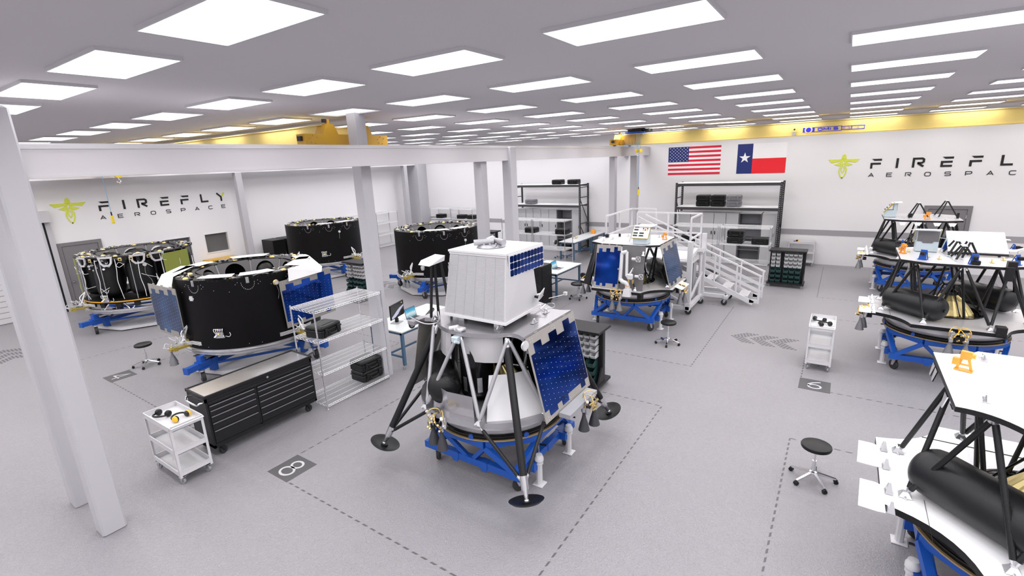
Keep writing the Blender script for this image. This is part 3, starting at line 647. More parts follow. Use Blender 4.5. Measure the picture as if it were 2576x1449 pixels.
def ear_defenders(cup, label, loc, rz, tilt=0):
    R = root('ear_defenders', label, 'ear defenders', loc, rz)
    MB('black_plastic').tube([(.105 * math.cos(t), .115 * math.sin(t) + .01, .035 + .02 * math.sin(t)) for t in [PI * k / 14 for k in range(15)]], .013, 6).build('headband', R)
    for s in (-1, 1):
        c = MB(cup).lathe([(.001, .0), (.03, .002), (.044, .014), (.047, .03), (.042, .04)], (s * .125, -.01, .047), 16, (-s, 0, 0)); c.m('black_gloss').lathe([(.044, .04), (.046, .05), (.038, .062), (.001, .064)], (s * .125, -.01, .047), 16, (-s, 0, 0)); c.build('ear_cup', R)
    return R
zt = .847
ear_defenders('black_plastic', 'black ear defenders on the top tray of the nearest cart', (2.43, 7.98, zt), 1.9)
ear_defenders('amber', 'yellow and black ear defenders on the top tray of the nearest cart', (2.53, 7.63, zt), .25)
ear_defenders('black_plastic', 'black ear defenders at the far end of the right cart', (11.25, .13, zt), 1.2)
ear_defenders('black_gloss', 'black ear defenders nearer the handle end of the right cart', (10.98, .02, zt), -.9)
ear_defenders('amber', 'yellow and black ear defenders on the cart against the back wall', (21.15, 1.25, zt), .4)
# ------------------------------------------------------------------ storage bins
def bin_part(R, m, w, d, h):
    b = MB(m); t = .006
    b.box(-w / 2, w / 2, 0, d, 0, t).box(-w / 2, w / 2, d - t, d, 0, h)
    for s in (-1, 1):
        x = s * (w / 2 - t / 2)
        b.hexa([(x - t / 2, 0, 0), (x + t / 2, 0, 0), (x + t / 2, d, 0), (x - t / 2, d, 0)], [(x - t / 2, -.02, h * .55), (x + t / 2, -.02, h * .55), (x + t / 2, d, h), (x - t / 2, d, h)])
        b.bar((s * w / 2, -.02, h * .55), (s * w / 2, d * .45, h * .98), .01); b.bar((s * w / 2, d * .45, h * .98), (s * w / 2, d, h), .01)
    b.hexa([(-w / 2, 0, 0), (w / 2, 0, 0), (w / 2, t, 0), (-w / 2, t, 0)], [(-w / 2, -.025, h * .5), (w / 2, -.025, h * .5), (w / 2, -.018, h * .5), (-w / 2, -.018, h * .5)])
    b.box(-w / 2 - .004, w / 2 + .004, -.032, -.018, h * .46, h * .58)
    return b
def bin_rack(label):
    R = root('bin_rack', label, 'bin rack')                 # front faces -y, width 1.0 along x, depth .5
    MB('dark_grey').cbox(-.02, 1.02, -.03, .53, 1.15, 1.20, .006).build('top_panel', R, ang=30)
    f = MB('dark_grey').box(0, .04, .2, .3, .12, 1.15).box(.96, 1.0, .2, .3, .12, 1.15).box(.36, .40, .2, .3, .12, 1.15).box(-.02, 1.02, -.03, .53, .10, .15)
    f.box(0, 1.0, .235, .265, .14, 1.15)
    f.hexa([(0, .0, .15), (.03, .0, .15), (.03, .2, .15), (0, .2, .15)], [(0, .17, .45), (.03, .17, .45), (.03, .2, .45), (0, .2, .45)])
    f.hexa([(.97, .0, .15), (1.0, .0, .15), (1.0, .2, .15), (.97, .2, .15)], [(.97, .17, .45), (1.0, .17, .45), (1.0, .2, .45), (.97, .2, .45)])
    f.build('frame', R, smooth=False)
    a = bin_part(R, 'bin_white', .105, .15, .10).build('white_bin', R, smooth=False, loc=(.10, .08, 1.02)); n = 0
    g = bin_part(R, 'bin_green', .135, .2, .14).build('green_bin', R, smooth=False, loc=(.11, .04, .16))
    for side in (0, 1):
        for r in range(4):
            for x in (.11, .25, .475, .60, .725, .85):
                if side == 0 and r == 0 and x == .11: a.location = (x, .085, 1.02); continue
                c = a.copy(); COL.objects.link(c); c.location = (x, .085 if side == 0 else .415, 1.02 - r * .128)
                if side: c.rotation_euler.z = PI
        for r in range(3):
            for x in (.12, .28, .49, .655, .82):
                if side == 0 and r == 0 and x == .12: g.location = (x, .035, .16); continue
                c = g.copy(); COL.objects.link(c); c.location = (x, .035 if side == 0 else .465, .16 + r * .155)
                if side: c.rotation_euler.z = PI
    for x, y in ((.05, .03), (.95, .03), (.05, .47), (.95, .47)): caster('caster', R, x, y, .10, .036, 1, fork='steel', wheel='mid_grey', w=.022)
    return R
r0 = bin_rack('rolling bin rack of white and green bins beside the stair'); r0.location = (17.27, 1.75, 0); r0.rotation_euler.z = -PI / 2
dup(r0, (7.70, 4.41, 0), -PI / 2, 'rolling bin rack half hidden behind the centre lander')
dup(r0, (17.86, 14.07, 0), -PI / 2, 'rolling bin rack far back behind the left crane column')
dup(r0, (10.28, 14.02, 0), -PI / 2, 'rolling bin rack half hidden behind the tall ceiling column')
# ------------------------------------------------------------------ desks and tables
def table(label, L, D, H=.88, name='work_table', wheels=True, cat='table'):
    R = root(name, label, cat)
    MB('desk_top').cbox(0, L, 0, D, H - .03, H, .005).build('table_top', R, ang=30)
    f = MB('desk_blue').box(.03, L - .03, .04, .08, H - .09, H - .03).box(.03, L - .03, D - .08, D - .04, H - .09, H - .03).box(.03, .07, .08, D - .08, H - .09, H - .03).box(L - .07, L - .03, .08, D - .08, H - .09, H - .03)
    f.box(.04, .07, .08, D - .08, .26, .30).box(L - .07, L - .04, .08, D - .08, .26, .30).box(.06, L - .06, D / 2 - .015, D / 2 + .015, .26, .30)
    f.build('apron_frame', R, smooth=False)
    for x, y in ((.03, .03), (L - .09, .03), (.03, D - .09), (L - .09, D - .09)):
        MB('desk_blue').box(x, x + .06, y, y + .06, .10 if wheels else 0, H - .03).build('leg', R, smooth=False)
        if wheels: caster('caster', R, x + .03, y + .03, .10, .036, 2.2, fork='steel', wheel='mid_grey', w=.022)
    return R
table('white-topped blue-legged desk behind the centre lander', 1.88, 1.05).location = (6.66, 7.42, 0)
table('white-topped blue-legged desk beside the dark server cabinet', 1.72, 1.35).location = (12.76, 7.03, 0)
table('long white-topped worktable, nearer section by the wire shelf', 1.86, .74).location = (18.14, 9.14, 0)
table('long white-topped worktable, section against the back wall', 1.40, .74).location = (20.04, 9.14, 0)
def monitor(label, loc, rz, pic='screen_moon', w=.56, h=.33):
    R = root('monitor', label, 'monitor', loc, rz)
    MB('black_plastic').cbox(-w / 2, w / 2, -.012, .018, .13, .13 + h, .005).build('housing', R, ang=30)
    s_ = MB('screen_black').box(-w / 2 + .008, w / 2 - .008, -.0135, -.0125, .14, .12 + h)
    s_.m('screen_grey').prism([(-.25, .145), (-.10, .16), (.02, .20), (.12, .27), (.26, .33), (.26, .36), (.10, .33), (-.02, .29), (-.14, .235), (-.25, .19)], -.015, -.0135, 'xz').m('logo_lime').box(.17, .21, -.015, -.0135, .41, .43)
    s_.build('screen', R, smooth=False)
    MB('black_plastic').box(-.03, .03, .015, .04, .05, .30).box(-.03, .03, .0, .06, .0, .1).build('stand', R, smooth=False)
    MB('mid_grey').cbox(-.12, .12, -.07, .13, 0, .012, .004).build('foot', R, ang=30)
def laptop(label, loc, rz, w=.36, h=.23):
    R = root('laptop', label, 'laptop', loc, rz)
    MB('mid_grey').cbox(-w / 2, w / 2, -h, 0, 0, .014, .003).m('black_plastic').box(-w / 2 + .03, w / 2 - .03, -h * .55, -.02, .014, .0155).box(-.05, .05, -h + .02, -h * .62, .014, .015).build('keyboard_base', R, ang=30)
    l = MB('black_plastic'); l.M = Matrix.Translation((0, 0, .012)) @ Matrix.Rotation(-.25, 4, 'X'); l.box(-w / 2, w / 2, 0, .007, 0, h); l.build('lid', R, smooth=False)
    s = MB('screen_sky'); s.M = l.M; s.box(-w / 2 + .008, w / 2 - .008, -.001, 0, .01, h - .008); s.build('screen', R, smooth=False)
    return R
Z = .881
monitor('black monitor showing a lunar picture on the desk behind the centre lander', (7.10, 7.98, Z), .28)
laptop('open laptop with sky picture beside the lunar-picture monitor', (7.50, 7.95, Z), .1)
laptop('open laptop with sky picture on the desk by the server cabinet', (13.42, 7.46, Z), .05)
monitor('monitor seen from its edge behind the laptop by the server cabinet', (13.2, 7.9, Z), .9)
kb = root('keyboard', 'dark keyboard with mouse on the desk behind the centre lander', 'keyboard', (8.0, 7.85, Z), .5)
MB('black_plastic').cbox(-.2, .2, -.06, .06, 0, .018, .004).build('key_deck', kb, ang=30)
MB('black_plastic').lathe([(.001, .03), (.02, .026), (.03, .012), (.03, 0)], (.28, 0, 0), 12).build('mouse', kb)
mo = root('machined_part', 'small shiny machined part on the long worktable', 'machined part', (19.1, 9.6, Z))
MB('steel').lathe([(.09, 0), (.10, .02), (.07, .05), (.04, .06), (.04, .12), (.001, .13)], n=16).build('hub', mo)
b = MB('brass')
for k in range(5): a = k * 1.257; b.rod((.07 * math.cos(a), .07 * math.sin(a), .03), (.14 * math.cos(a), .14 * math.sin(a), .09), .018, n=8)
b.build('port', mo)
om = root('machined_part', 'orange boxy machined part on the far worktable section', 'machined part', (20.8, 9.5, Z), .3)
MB('orange').cbox(-.14, .1, -.1, .1, 0, .16, .015).build('block', om, ang=30)
MB('brass').rod((.1, 0, .1), (.24, 0, .12), .04, n=12).rod((.24, -.06, .12), (.24, .06, .12), .03, n=12).build('fitting', om)
# ------------------------------------------------------------------ server cabinets
def server(label, W, D, H, loc):
    R = root('server_cabinet', label, 'cabinet', loc)
    MB('dark_grey').cbox(0, W, 0, D, .05, H, .008).build('cabinet_shell', R, ang=30)
    d = MB('black_plastic').box(.02, W - .02, -.012, 0, .08, H - .03)
    d.m('dark_grey')
    for k in range(16): z = .12 + k * (H - .2) / 16; d.box(.05, W - .05, -.018, -.012, z, z + .02)
    dd = d.build('door', R, smooth=False); MB('steel').box(W - .06, W - .045, -.03, -.012, H * .5, H * .6).build('handle', dd, smooth=False)
    s = MB('black_plastic')
    for k in range(9): s.box(-.004, 0, .06, D - .06, H * .55 + k * .05, H * .55 + k * .05 + .018)
    s.m('rubber')
    for x, y in ((.05, .05), (W - .05, .05), (.05, D - .05), (W - .05, D - .05)): s.rod((x, y, 0), (x, y, .055), .025, n=10)
    s.build('vents_and_feet', R, smooth=False)
server('dark grey server cabinet next to the desk right of the white box', .62, .42, 1.22, (12.06, 7.17, 0))
server('black server cabinet by the left wall, nearer the hatches', .58, .86, 1.40, (11.44, 20.2, 0))
server('black server cabinet by the left wall, half hidden behind a drum', .58, .86, 1.40, (12.09, 20.2, 0))
yb = root('work_bench', 'ochre-topped low bench against the left wall under the hatch', 'bench', (9.02, 20.72, 0))
MB('crane_ochre').box(0, 1.2, 0, .55, .86, .93).build('bench_top', yb, smooth=False)
for x in (.03, 1.12):
    for y in (.03, .47): MB('crane_ochre').box(x, x + .05, y, y + .05, 0, .86).build('leg', yb, smooth=False)
# ------------------------------------------------------------------ stools and chair
def star_base(R, r=.27, n=5, a0=.3):
    for k in range(n):
        a = a0 + k * 2 * PI / n; c, s = math.cos(a), math.sin(a)
        MB('chrome').hexa([(.03 * c + .018 * s, .03 * s - .018 * c, .10), (.03 * c - .018 * s, .03 * s + .018 * c, .10), (r * c - .012 * s, r * s + .012 * c, .055), (r * c + .012 * s, r * s - .012 * c, .055)],
            [(.03 * c + .018 * s, .03 * s - .018 * c, .135), (.03 * c - .018 * s, .03 * s + .018 * c, .135), (r * c - .012 * s, r * s + .012 * c, .075), (r * c + .012 * s, r * s - .012 * c, .075)]).build('base_leg', R, smooth=False)
        w = MB('black_plastic').rod((r * c - .022 * s, r * s + .022 * c, .027), (r * c + .022 * s, r * s - .022 * c, .027), .027, n=14); w.lathe([(.018, .04), (.022, .05), (.012, .065)], (r * c, r * s, 0), 10)
        w.build('caster', R)
def stool(label):
    R = root('round_stool', label, 'stool')
    MB('black_plastic').lathe([(.001, .475), (.15, .478), (.172, .49), (.178, .51), (.172, .532), (.15, .543), (.001, .546)], n=32).build('seat', R)
    MB('chrome').rod((0, 0, .10), (0, 0, .30), .026, n=16).rod((0, 0, .30), (0, 0, .475), .014, n=12).lathe([(.05, .12), (.045, .14), (.027, .15)], n=16).m('black_plastic').rod((0, 0, .455), (0, 0, .48), .05, n=14).build('gas_column', R)
    star_base(R); return R
s0 = stool('round black stool with chrome base near floor number 4'); s0.location = (3.94, 13.12, 0)
dup(s0, (10.80, 3.04, 0), .5, 'round black stool in front of the lander with robot arm')
dup(s0, (6.78, -.06, 0), .9, 'round black stool at lower right, nearest the camera')
dup(s0, (11.9, 10.2, 0), .2, 'round black stool mostly hidden behind the white box')
def swivel(label, loc, rz):
    R = root('swivel_chair', label, 'chair', loc, rz)
    MB('black_plastic').lathe([(.001, .44), (.19, .445), (.215, .46), (.215, .49), (.19, .51), (.001, .515)], n=28).build('seat', R)
    b = MB('black_plastic'); P = [(.17 * math.cos(t) * (1), .70 + .10 * math.sin(t)) for t in [2 * PI * k / 20 for k in range(20)]]
    b.prism(P, .20, .245, 'xz'); b.build('backrest', R)
    MB('chrome').curve([(0, .12, .44), (0, .26, .45), (0, .30, .55), (0, .29, .68), (0, .25, .72)], .014, 8).curve([(-.06, .25, .60), (-.06, .31, .70), (0, .33, .78), (.06, .31, .70), (.06, .25, .60)], .009, 6).build('back_support', R)
    MB('chrome').rod((0, 0, .10), (0, 0, .28), .026, n=16).rod((0, 0, .28), (0, 0, .44), .014, n=12).build('gas_column', R)
    star_base(R, .28, 5, .9)
swivel('black swivel chair with chrome base at the desk by the server cabinet', (13.34, 6.62, 0), PI + 1.0)
swivel('black swivel chair tucked at the long worktable', (19.0, 10.25, 0), .3)
# ------------------------------------------------------------------ pallet racks and lockers
def pallet_rack(label, y0, y1, x0=20.3, x1=21.25, H=3.16):
    R = root('pallet_rack', label, 'rack')
    for y in (y0, y1 - .07):
        for x in (x0, x1 - .07):
            b = MB('rack_grey').box(x, x + .07, y, y + .015, 0, H).box(x, x + .07, y + .055, y + .07, 0, H).box(x, x + .012, y, y + .07, 0, H)
            b.m('mid_grey')
            for k in range(38): b.box(x - .002, x, y + .022, y + .05, .1 + k * .08, .1 + k * .08 + .03)
            b.m('rack_grey').box(x - .02, x + .09, y - .02, y + .09, 0, .01); b.build('upright', R, smooth=False)
        b = MB('rack_grey'); ym = y + .035
        for z in (.25, 1.35, 2.55, 3.0): b.bar((x0 + .05, ym, z), (x1 - .05, ym, z), .035)
        for za, zb in ((.3, 1.3), (1.4, 2.5)): b.bar((x0 + .05, ym, zb if za < 1 else zb), (x1 - .05, ym, za), .03)
        b.build('side_brace', R, smooth=False)
    for z in (2.10, 3.03):
        for x in (x0 - .01, x1 - .05):
            MB('rack_grey').box(x, x + .05, y0 + .04, y1 - .04, z, z + .10).build('cross_beam', R, smooth=False)
        d = MB('wire'); n = int((y1 - y0) / .05)
        for k in range(1, n): y = y0 + .04 + k * (y1 - y0 - .08) / n; d.rod((x0, y, z + .105), (x1 - .02, y, z + .105), .005, n=4)
        for k in range(12): x = x0 + .03 + k * (x1 - x0 - .08) / 11; d.rod((x, y0 + .05, z + .110), (x, y1 - .05, z + .110), .004, n=4)
        d.build('wire_deck', R, smooth=False)
pallet_rack('dark grey pallet rack below the two flags', 1.85, 5.66)
pallet_rack('dark grey pallet rack left of the corner by the worktable', 9.92, 13.66)
def locker(label, y0, y1, open_=False, x0=20.52, x1=21.1, H=1.98, hs=1):
    R = root('locker', label, 'locker', (0, 0, 0)); R['group'] = 'tall light grey lockers inside the pallet racks'
    if not open_:
        MB('locker_grey').box(x0 + .02, x1, y0, y1, .06, H).m('locker_dark').box(x0 + .05, x1, y0 + .01, y1 - .01, 0, .06).build('body', R, smooth=False)
        d = MB('locker_grey').box(x0, x0 + .018, y0 + .008, y1 - .008, .07, H - .01).build('door', R, smooth=False)
        yh = y0 + .06 if hs > 0 else y1 - .06
        MB('black_plastic').box(x0 - .02, x0, yh - .015, yh + .015, 1.12, 1.25).build('handle', d, smooth=False)
    else:
        MB('locker_dark').box(x0, x1, y1 - .02, y1, .0, H).box(x0, x1, y0, y0 + .02, .0, H).m('mid_grey').box(x1 - .02, x1, y0, y1, 0, H).m('locker_grey').box(x0, x1, y0, y1, H - .02, H).build('body', R, smooth=False)
        for z in (.1, .55, 1.0, 1.5): MB('locker_dark').box(x0 + .02, x1 - .02, y0 + .02, y1 - .02, z, z + .02).build('inner_shelf', R, smooth=False)
    return R
ys = [5.55, 5.07, 4.62, 4.17, 3.72, 3.26]
for k in range(5): tag(locker('light grey locker door under the flags, %s from the rack post' % ('first', 'second', 'third', 'fourth', 'fifth')[k], ys[k + 1] + .005, ys[k] - .005, hs=(-1) ** k), group='closed lockers under the flags')
locker('open dark locker with shelves under the flags', 2.46, 3.25, True); locker('light grey locker beside the open one under the flags', 1.98, 2.45)
ys = [13.5, 13.0, 12.58, 12.14, 11.7, 11.27]
for k in range(5): locker('light grey locker in the left pallet rack, %s from its left end' % ('first', 'second', 'third', 'fourth', 'fifth')[k], ys[k + 1] + .005, ys[k] - .005, hs=(-1) ** k)
locker('open dark locker with shelves in the left pallet rack', 10.48, 11.26, True); locker('light grey locker beside the open one in the left rack', 10.03, 10.47)
dup(c0, (20.81, 10.87, .125), FX, 'black hard case inside the open locker of the left rack')
# ------------------------------------------------------------------ stair platform
S = root('stair_platform', 'white rolling stair and raised work platform beside the lander', 'platform', (0, 0, 0))
wp = 'white_paint'; PX0, PX1, PY0, PY1, PZ = 13.3, 14.65, 3.25, 5.72, 1.5
b = MB(wp)
for k in range(7): w = (PX1 - PX0) / 7; b.box(PX0 + k * w + .004, PX0 + (k + 1) * w - .004, PY0, PY1, PZ - .03, PZ)
b.box(14.66, 15.62, 4.93, PY1, PZ - .03, PZ); b.build('deck', S, smooth=False)
b = MB(wp).bar((PX0, PY0 + .03, PZ - .1), (PX1, PY0 + .03, PZ - .1), .06, .13).bar((PX0, PY1 - .03, PZ - .1), (15.62, PY1 - .03, PZ - .1), .06, .13).bar((PX0 + .03, PY0, PZ - .1), (PX0 + .03, PY1, PZ - .1), .06, .13).bar((PX1 - .03, PY0, PZ - .1), (PX1 - .03, PY1, PZ - .1), .06, .13).bar((15.6, 4.93, PZ - .1), (15.6, PY1, PZ - .1), .06, .13).rod((PX0 - .02, PY0, PZ - .06), (PX0 - .02, PY1, PZ - .06), .045, n=12)
b.build('deck_frame', S, smooth=True)
def railing(pts, z0, z1, close=True, mids=(.5,), nposts=None):
    b = MB(wp); P = [Vector((*p, 0)) for p in pts]
    for i in range(len(P) - 1):
        n = max(1, round((P[i + 1] - P[i]).length / .95))
        for z in (z1, (z0 + z1) / 2 - .02): b.bar(P[i] + vec(0, 0, z), P[i + 1] + vec(0, 0, z), .042)
        b.bar(P[i] + vec(0, 0, z0 + .06), P[i + 1] + vec(0, 0, z0 + .06), .012, .1)
        for k in range(n + (1 if i == len(P) - 2 else 0)): q = P[i].lerp(P[i + 1], k / n); b.bar(q + vec(0, 0, z0 - .1), q + vec(0, 0, z1 - .02), .045)
    b.build('railing', S, smooth=False)
railing([(13.42, 5.72), (15.62, 5.74), (15.64, 4.93)], PZ, 2.6)
railing([(14.63, 5.2), (14.63, 3.30), (13.47, 3.30)], PZ, 2.6)
# lift masts, base frame
for x, y in ((13.12, 3.2), (14.66, 3.2), (13.12, 5.75), (15.6, 5.75)):
    b = MB(wp).box(x - .06, x + .06, y - .06, y + .06, .14, 2.03).box(x - .07, x + .07, y - .07, y + .07, .16, .34); b.build('lift_mast', S, smooth=False)
for xa, ya, xb, yb in ((13.35, 3.22, 13.35, 3.22), (14.42, 3.22, 14.42, 3.22), (14.78, 3.3, 14.78, 3.3)):
    MB(wp).rod((xa, ya, .15), (xa, ya, 1.52), .045, n=14).box(xa - .07, xa + .07, ya - .07, ya + .07, 1.50, 1.56).build('hydraulic_column', S)
MB('mid_grey').box(14.0, 14.3, 3.3, 3.36, .2, 1.45).build('guard_panel', S, smooth=False)
b = MB(wp).bar((13.12, 3.2, 1.60), (13.75, 3.2, 1.70), .09, .1).bar((13.75, 3.2, 1.70), (14.85, 3.2, 1.52), .09, .1).bar((13.05, 3.2, .2), (14.7, 3.2, .2), .1).bar((13.12, 3.2, .2), (13.12, 5.75, .2), .1).bar((13.12, 5.75, .2), (15.6, 5.75, .2), .1).bar((14.66, 2.5, .22), (14.66, 5.75, .22), .1).bar((14.5, 2.5, .22), (15.35, 2.5, .22), .1).bar((15.35, 2.5, .22), (15.35, 5.75, .22), .1)
b.bar((13.15, 3.25, .3), (13.15, 5.7, 1.4), .05).bar((13.2, 5.75, .3), (15.5, 5.75, 1.4), .05).bar((14.68, 3.3, .3), (14.68, 5.6, 1.4), .05).bar((13.2, 3.2, .35), (14.6, 3.2, .9), .05)
b.build('base_frame', S, smooth=False)
SX0, SX1 = 14.69, 15.37; sl = (1.47 - .11) / (4.95 - 1.83)
zt_ = lambda y: .11 + (y - 1.83) * sl
for x in (SX0, SX1): MB(wp).bar((x, 1.80, zt_(1.80)), (x, 4.95, zt_(4.95)), .035, .13).bar((x, 1.65, .16), (x, 1.9, .16), .035, .10).build('stringer', S, smooth=False)
for k in range(6):
    y = 1.95 + k * .46; z = .28 + k * .2; b = MB(wp).box(SX0 + .02, SX1 - .02, y, y + .02, z - .03, z).box(SX0 + .02, SX1 - .02, y + .24, y + .26, z - .03, z)
    for q in range(9): xx = SX0 + .03 + q * .073; b.box(xx, xx + .045, y, y + .26, z - .01, z + .004)
    b.build('tread', S, smooth=False)
for x in (SX0, SX1):
    b = MB(wp); hr = .86
    b.bar((x, 1.63, zt_(1.63) + hr), (x, 5.2, zt_(5.2) + hr), .045).bar((x, 1.63, zt_(1.63) + .42), (x, 5.2, zt_(5.2) + .42), .012, .09)
    for y in (1.67, 2.27, 2.87, 3.6, 4.3): b.bar((x, y, max(zt_(y) - .02, .1)), (x, y, zt_(y) + hr), .042)
    b.build('stair_handrail', S, smooth=False)
for x, y, a in ((13.2, 3.17, 1.7), (14.36, 3.12, 1.7), (14.5, 2.5, 1.5), (15.27, 2.5, 1.5), (13.2, 5.7, 1.5), (15.5, 5.7, 1.4)): caster('caster', S, x, y, .2, .085, a, fork='steel', w=.045, brake=True)

# ------------------------------------------------------------------ lander dolly
def dolly(label, loc):
    R = root('lander_dolly', label, 'dolly', loc)
    bp = 'blue_paint'; fx, fy, zf = .74, .74, .30
    for s in (-1, 1):
        b = MB(bp).bar((s * fx, -fy - .09, zf), (s * fx, fy + .09, zf), .09, .10)
        for y in (-.25, .25): b.box(s * fx - .052, s * fx + .052, y - .06, y + .06, zf - .056, zf + .056).prism([(y - .05, zf - .05), (y + .05, zf - .05), (y + .04, zf - .09), (y - .04, zf - .09)], s * fx - .05, s * fx - .04, 'yz')
        b.build('base_beam', R, smooth=False)
        b = MB(bp).bar((-fx, s * fy, zf), (fx, s * fy, zf), .09, .10)
        for x in (-.42, .1, .5): b.box(x - .07, x + .07, s * fy - .052, s * fy + .052, zf - .056, zf + .056)
        b.box(-.5, -.3, s * fy - .02, s * (fy + .14), zf - .06, zf + .06).box(.38, .58, s * fy - .02, s * (fy + .14), zf - .06, zf + .06)
        b.build('base_beam', R, smooth=False)
    oc = [(.92 * math.cos(math.radians(22.5 + 45 * k)), .92 * math.sin(math.radians(22.5 + 45 * k)), .70) for k in range(8)]
    b = MB(bp)
    for k in range(8): b.bar(oc[k], oc[(k + 1) % 8], .09, .10)
    b.build('octagon_frame', R, smooth=False)
    for sx in (-1, 1):
        for sy in (-1, 1):
            b = MB(bp); c0_ = (sx * fx, sy * fy, zf + .03)
            b.bar(c0_, (sx * .86, sy * .36, .66), .075).bar(c0_, (sx * .36, sy * .86, .66), .075).bar((sx * fx, sy * .05, zf + .02), (sx * .84, sy * .36, .66), .06)
            b.build('brace', R, smooth=False)
    t = MB('tan').lathe([(.80, .752), (.955, .752), (.955, .768), (.80, .768)], n=48); t.m('black_gloss').lathe([(.80, .768), (.93, .768), (.945, .82), (.935, .83), (.80, .83)], n=48)
    t.m('blue_paint')
    for k in range(8): a = k * PI / 4 + .2; t.rod((.935 * math.cos(a), .935 * math.sin(a), .80), (.955 * math.cos(a), .955 * math.sin(a), .80), .035, n=12)
    t.build('turntable', R)
    MB('deck_light').lathe([(.78, .83), (.90, .83), (.915, .85), (.88, .87), (.875, .93), (.90, .955), (.91, .97), (.78, .97)], n=56).build('clamp_ring', R)
    MB('black_gloss').lathe([(.70, .97), (.885, .97), (.90, 1.0), (.895, 1.045), (.70, 1.045)], n=56).build('seal_ring', R)
    for sx in (-1, 1):
        for sy in (-1, 1): caster('caster', R, sx * .66, sy * .70, .25, .095, {(-1, 1): .6, (-1, -1): -.5, (1, 1): 2.2, (1, -1): 3.8}[(sx, sy)], fork='mid_grey', w=.05, brake=True)
    for x in (-.38, .48):
        for s in (-1, 1):
            y = s * .885; j = MB('white_paint').cbox(x - .075, x + .075, y - .075, y + .075, 0, .014, .004).rod((x, y, .01), (x, y, .36), .042, n=8).lathe([(.05, .36), (.062, .37), (.062, .41), (.05, .43), (.045, .455), (.001, .46)], (x, y, 0), 16)
            j.rod((x, y, .32), (x, y, .345), .056, n=14); j.build('jack', R)
            yy = y; cx = x + (.13 if x > 0 else .13)
            MB('chrome').rod((cx, s * .80, .30), (cx, s * .80, .52), .009, n=8).m('black_plastic').rod((cx, s * .80, .52), (cx + .02, s * .92, .515), .013, n=8).build('crank', R)
    return R
LC = {1: (5.26, 3.90), 2: (12.08, 4.38), 3: (12.10, -1.90), 4: (5.57, -1.81), 5: (18.55, -1.95)}
d0 = dolly('blue wheeled dolly with white jacks under the centre lander', (*LC[1], 0))
dup(d0, (*LC[2], 0), None, 'blue wheeled dolly under the lander with robot arm')
dup(d0, (*LC[3], 0), None, 'blue wheeled dolly under the middle right lander with gold cone')
dup(d0, (*LC[4], 0), None, 'blue wheeled dolly cut by the lower right picture corner')
dup(d0, (*LC[5], 0), None, 'blue wheeled dolly under the farthest right lander')
# ------------------------------------------------------------------ lander parts
def qb(A, C, B, n): return [((1 - t) ** 2 * A[0] + 2 * t * (1 - t) * C[0] + t * t * B[0], (1 - t) ** 2 * A[1] + 2 * t * (1 - t) * C[1] + t * t * B[1]) for t in [k / n for k in range(n + 1)]]
def deck_poly(A, C, B, n=8):
    q1 = qb(B, C, A, n)                                    # from +x face to +y face in quadrant 1
    q2 = [(-x, y) for x, y in reversed(q1)]; q3 = [(-x, -y) for x, y in q1]; q4 = [(x, -y) for x, y in reversed(q1)]
    return q1 + q2 + q3 + q4
def ringdeck(poly, z0, z1, m_top, m_side, hole=0, n=40):
    b = MB(m_side)
    if not hole: b.prism(poly, z0, z1); 
    else:
        N = len(poly); hc = [(hole * math.cos(math.atan2(p[1], p[0])), hole * math.sin(math.atan2(p[1], p[0]))) for p in poly]
        for z, rev in ((z0, 1), (z1, 0)):
            if not rev: b.m(m_top)
            b.add([(*p, z) for p in poly] + [(*p, z) for p in hc], [(k, (k + 1) % N, N + (k + 1) % N, N + k) for k in range(N)])
        b.m(m_side); b.add([(*p, z) for z in (z0, z1) for p in poly], [(k, (k + 1) % N, N + (k + 1) % N, N + k) for k in range(N)])
        b.add([(*p, z) for z in (z0, z1) for p in hc], [(k, (k + 1) % N, N + (k + 1) % N, N + k) for k in range(N)])
        return b
    b.m(m_top).prism([(x * .998, y * .998) for x, y in poly], z1, z1 + .002)
    return b
LOW = [(sx * a, sy * c) for sx in (-1, 1) for sy in (-1, 1) for a, c in ((.41, 1.04), (1.06, .45))]
def nearest_diag(p): return (math.copysign(.60, p[0]), math.copysign(.62, p[1]))
def card(p): return (0, math.copysign(.80, p[1])) if abs(p[1]) > abs(p[0]) else (math.copysign(.80, p[0]), 0)
def struts(R, m, fit='steel', r=.024, skip=()):
    for p in LOW:
        for k, u in enumerate((card(p), nearest_diag(p))):
            sp = (p[0] * .985, p[1] * .985, 1.155); up = (u[0] * (1 if k else 1) + (.03 if (k == 0 and abs(u[0]) < .1) else 0) * (1 if p[0] > 0 else -1), u[1] + (.03 * (1 if p[1] > 0 else -1) if (k == 0 and abs(u[1]) < .1) else 0), 2.13)
            s, e = Vector(sp), Vector(up); d = (e - s).normalized()
            o = MB(m).rod(s + d * .05, e - d * .05, r, n=10).build('strut', R)
            MB(fit).rod(s, s + d * .06, r * .55, r * .95, n=8).rod(e - d * .06, e, r * .95, r * .55, n=8).build('end_fitting', o)
        MB(fit).hexa([(p[0] - .05, p[1] - .05, 1.125), (p[0] + .05, p[1] - .05, 1.125), (p[0] + .05, p[1] + .05, 1.125), (p[0] - .05, p[1] + .05, 1.125)], [(p[0] - .02, p[1] - .02, 1.17), (p[0] + .02, p[1] - .02, 1.17), (p[0] + .02, p[1] + .02, 1.17), (p[0] - .02, p[1] + .02, 1.17)]).rod((p[0] - .07, p[1], 1.13), (p[0] + .07, p[1], 1.13), .012, n=6).build('clevis', R, smooth=False)
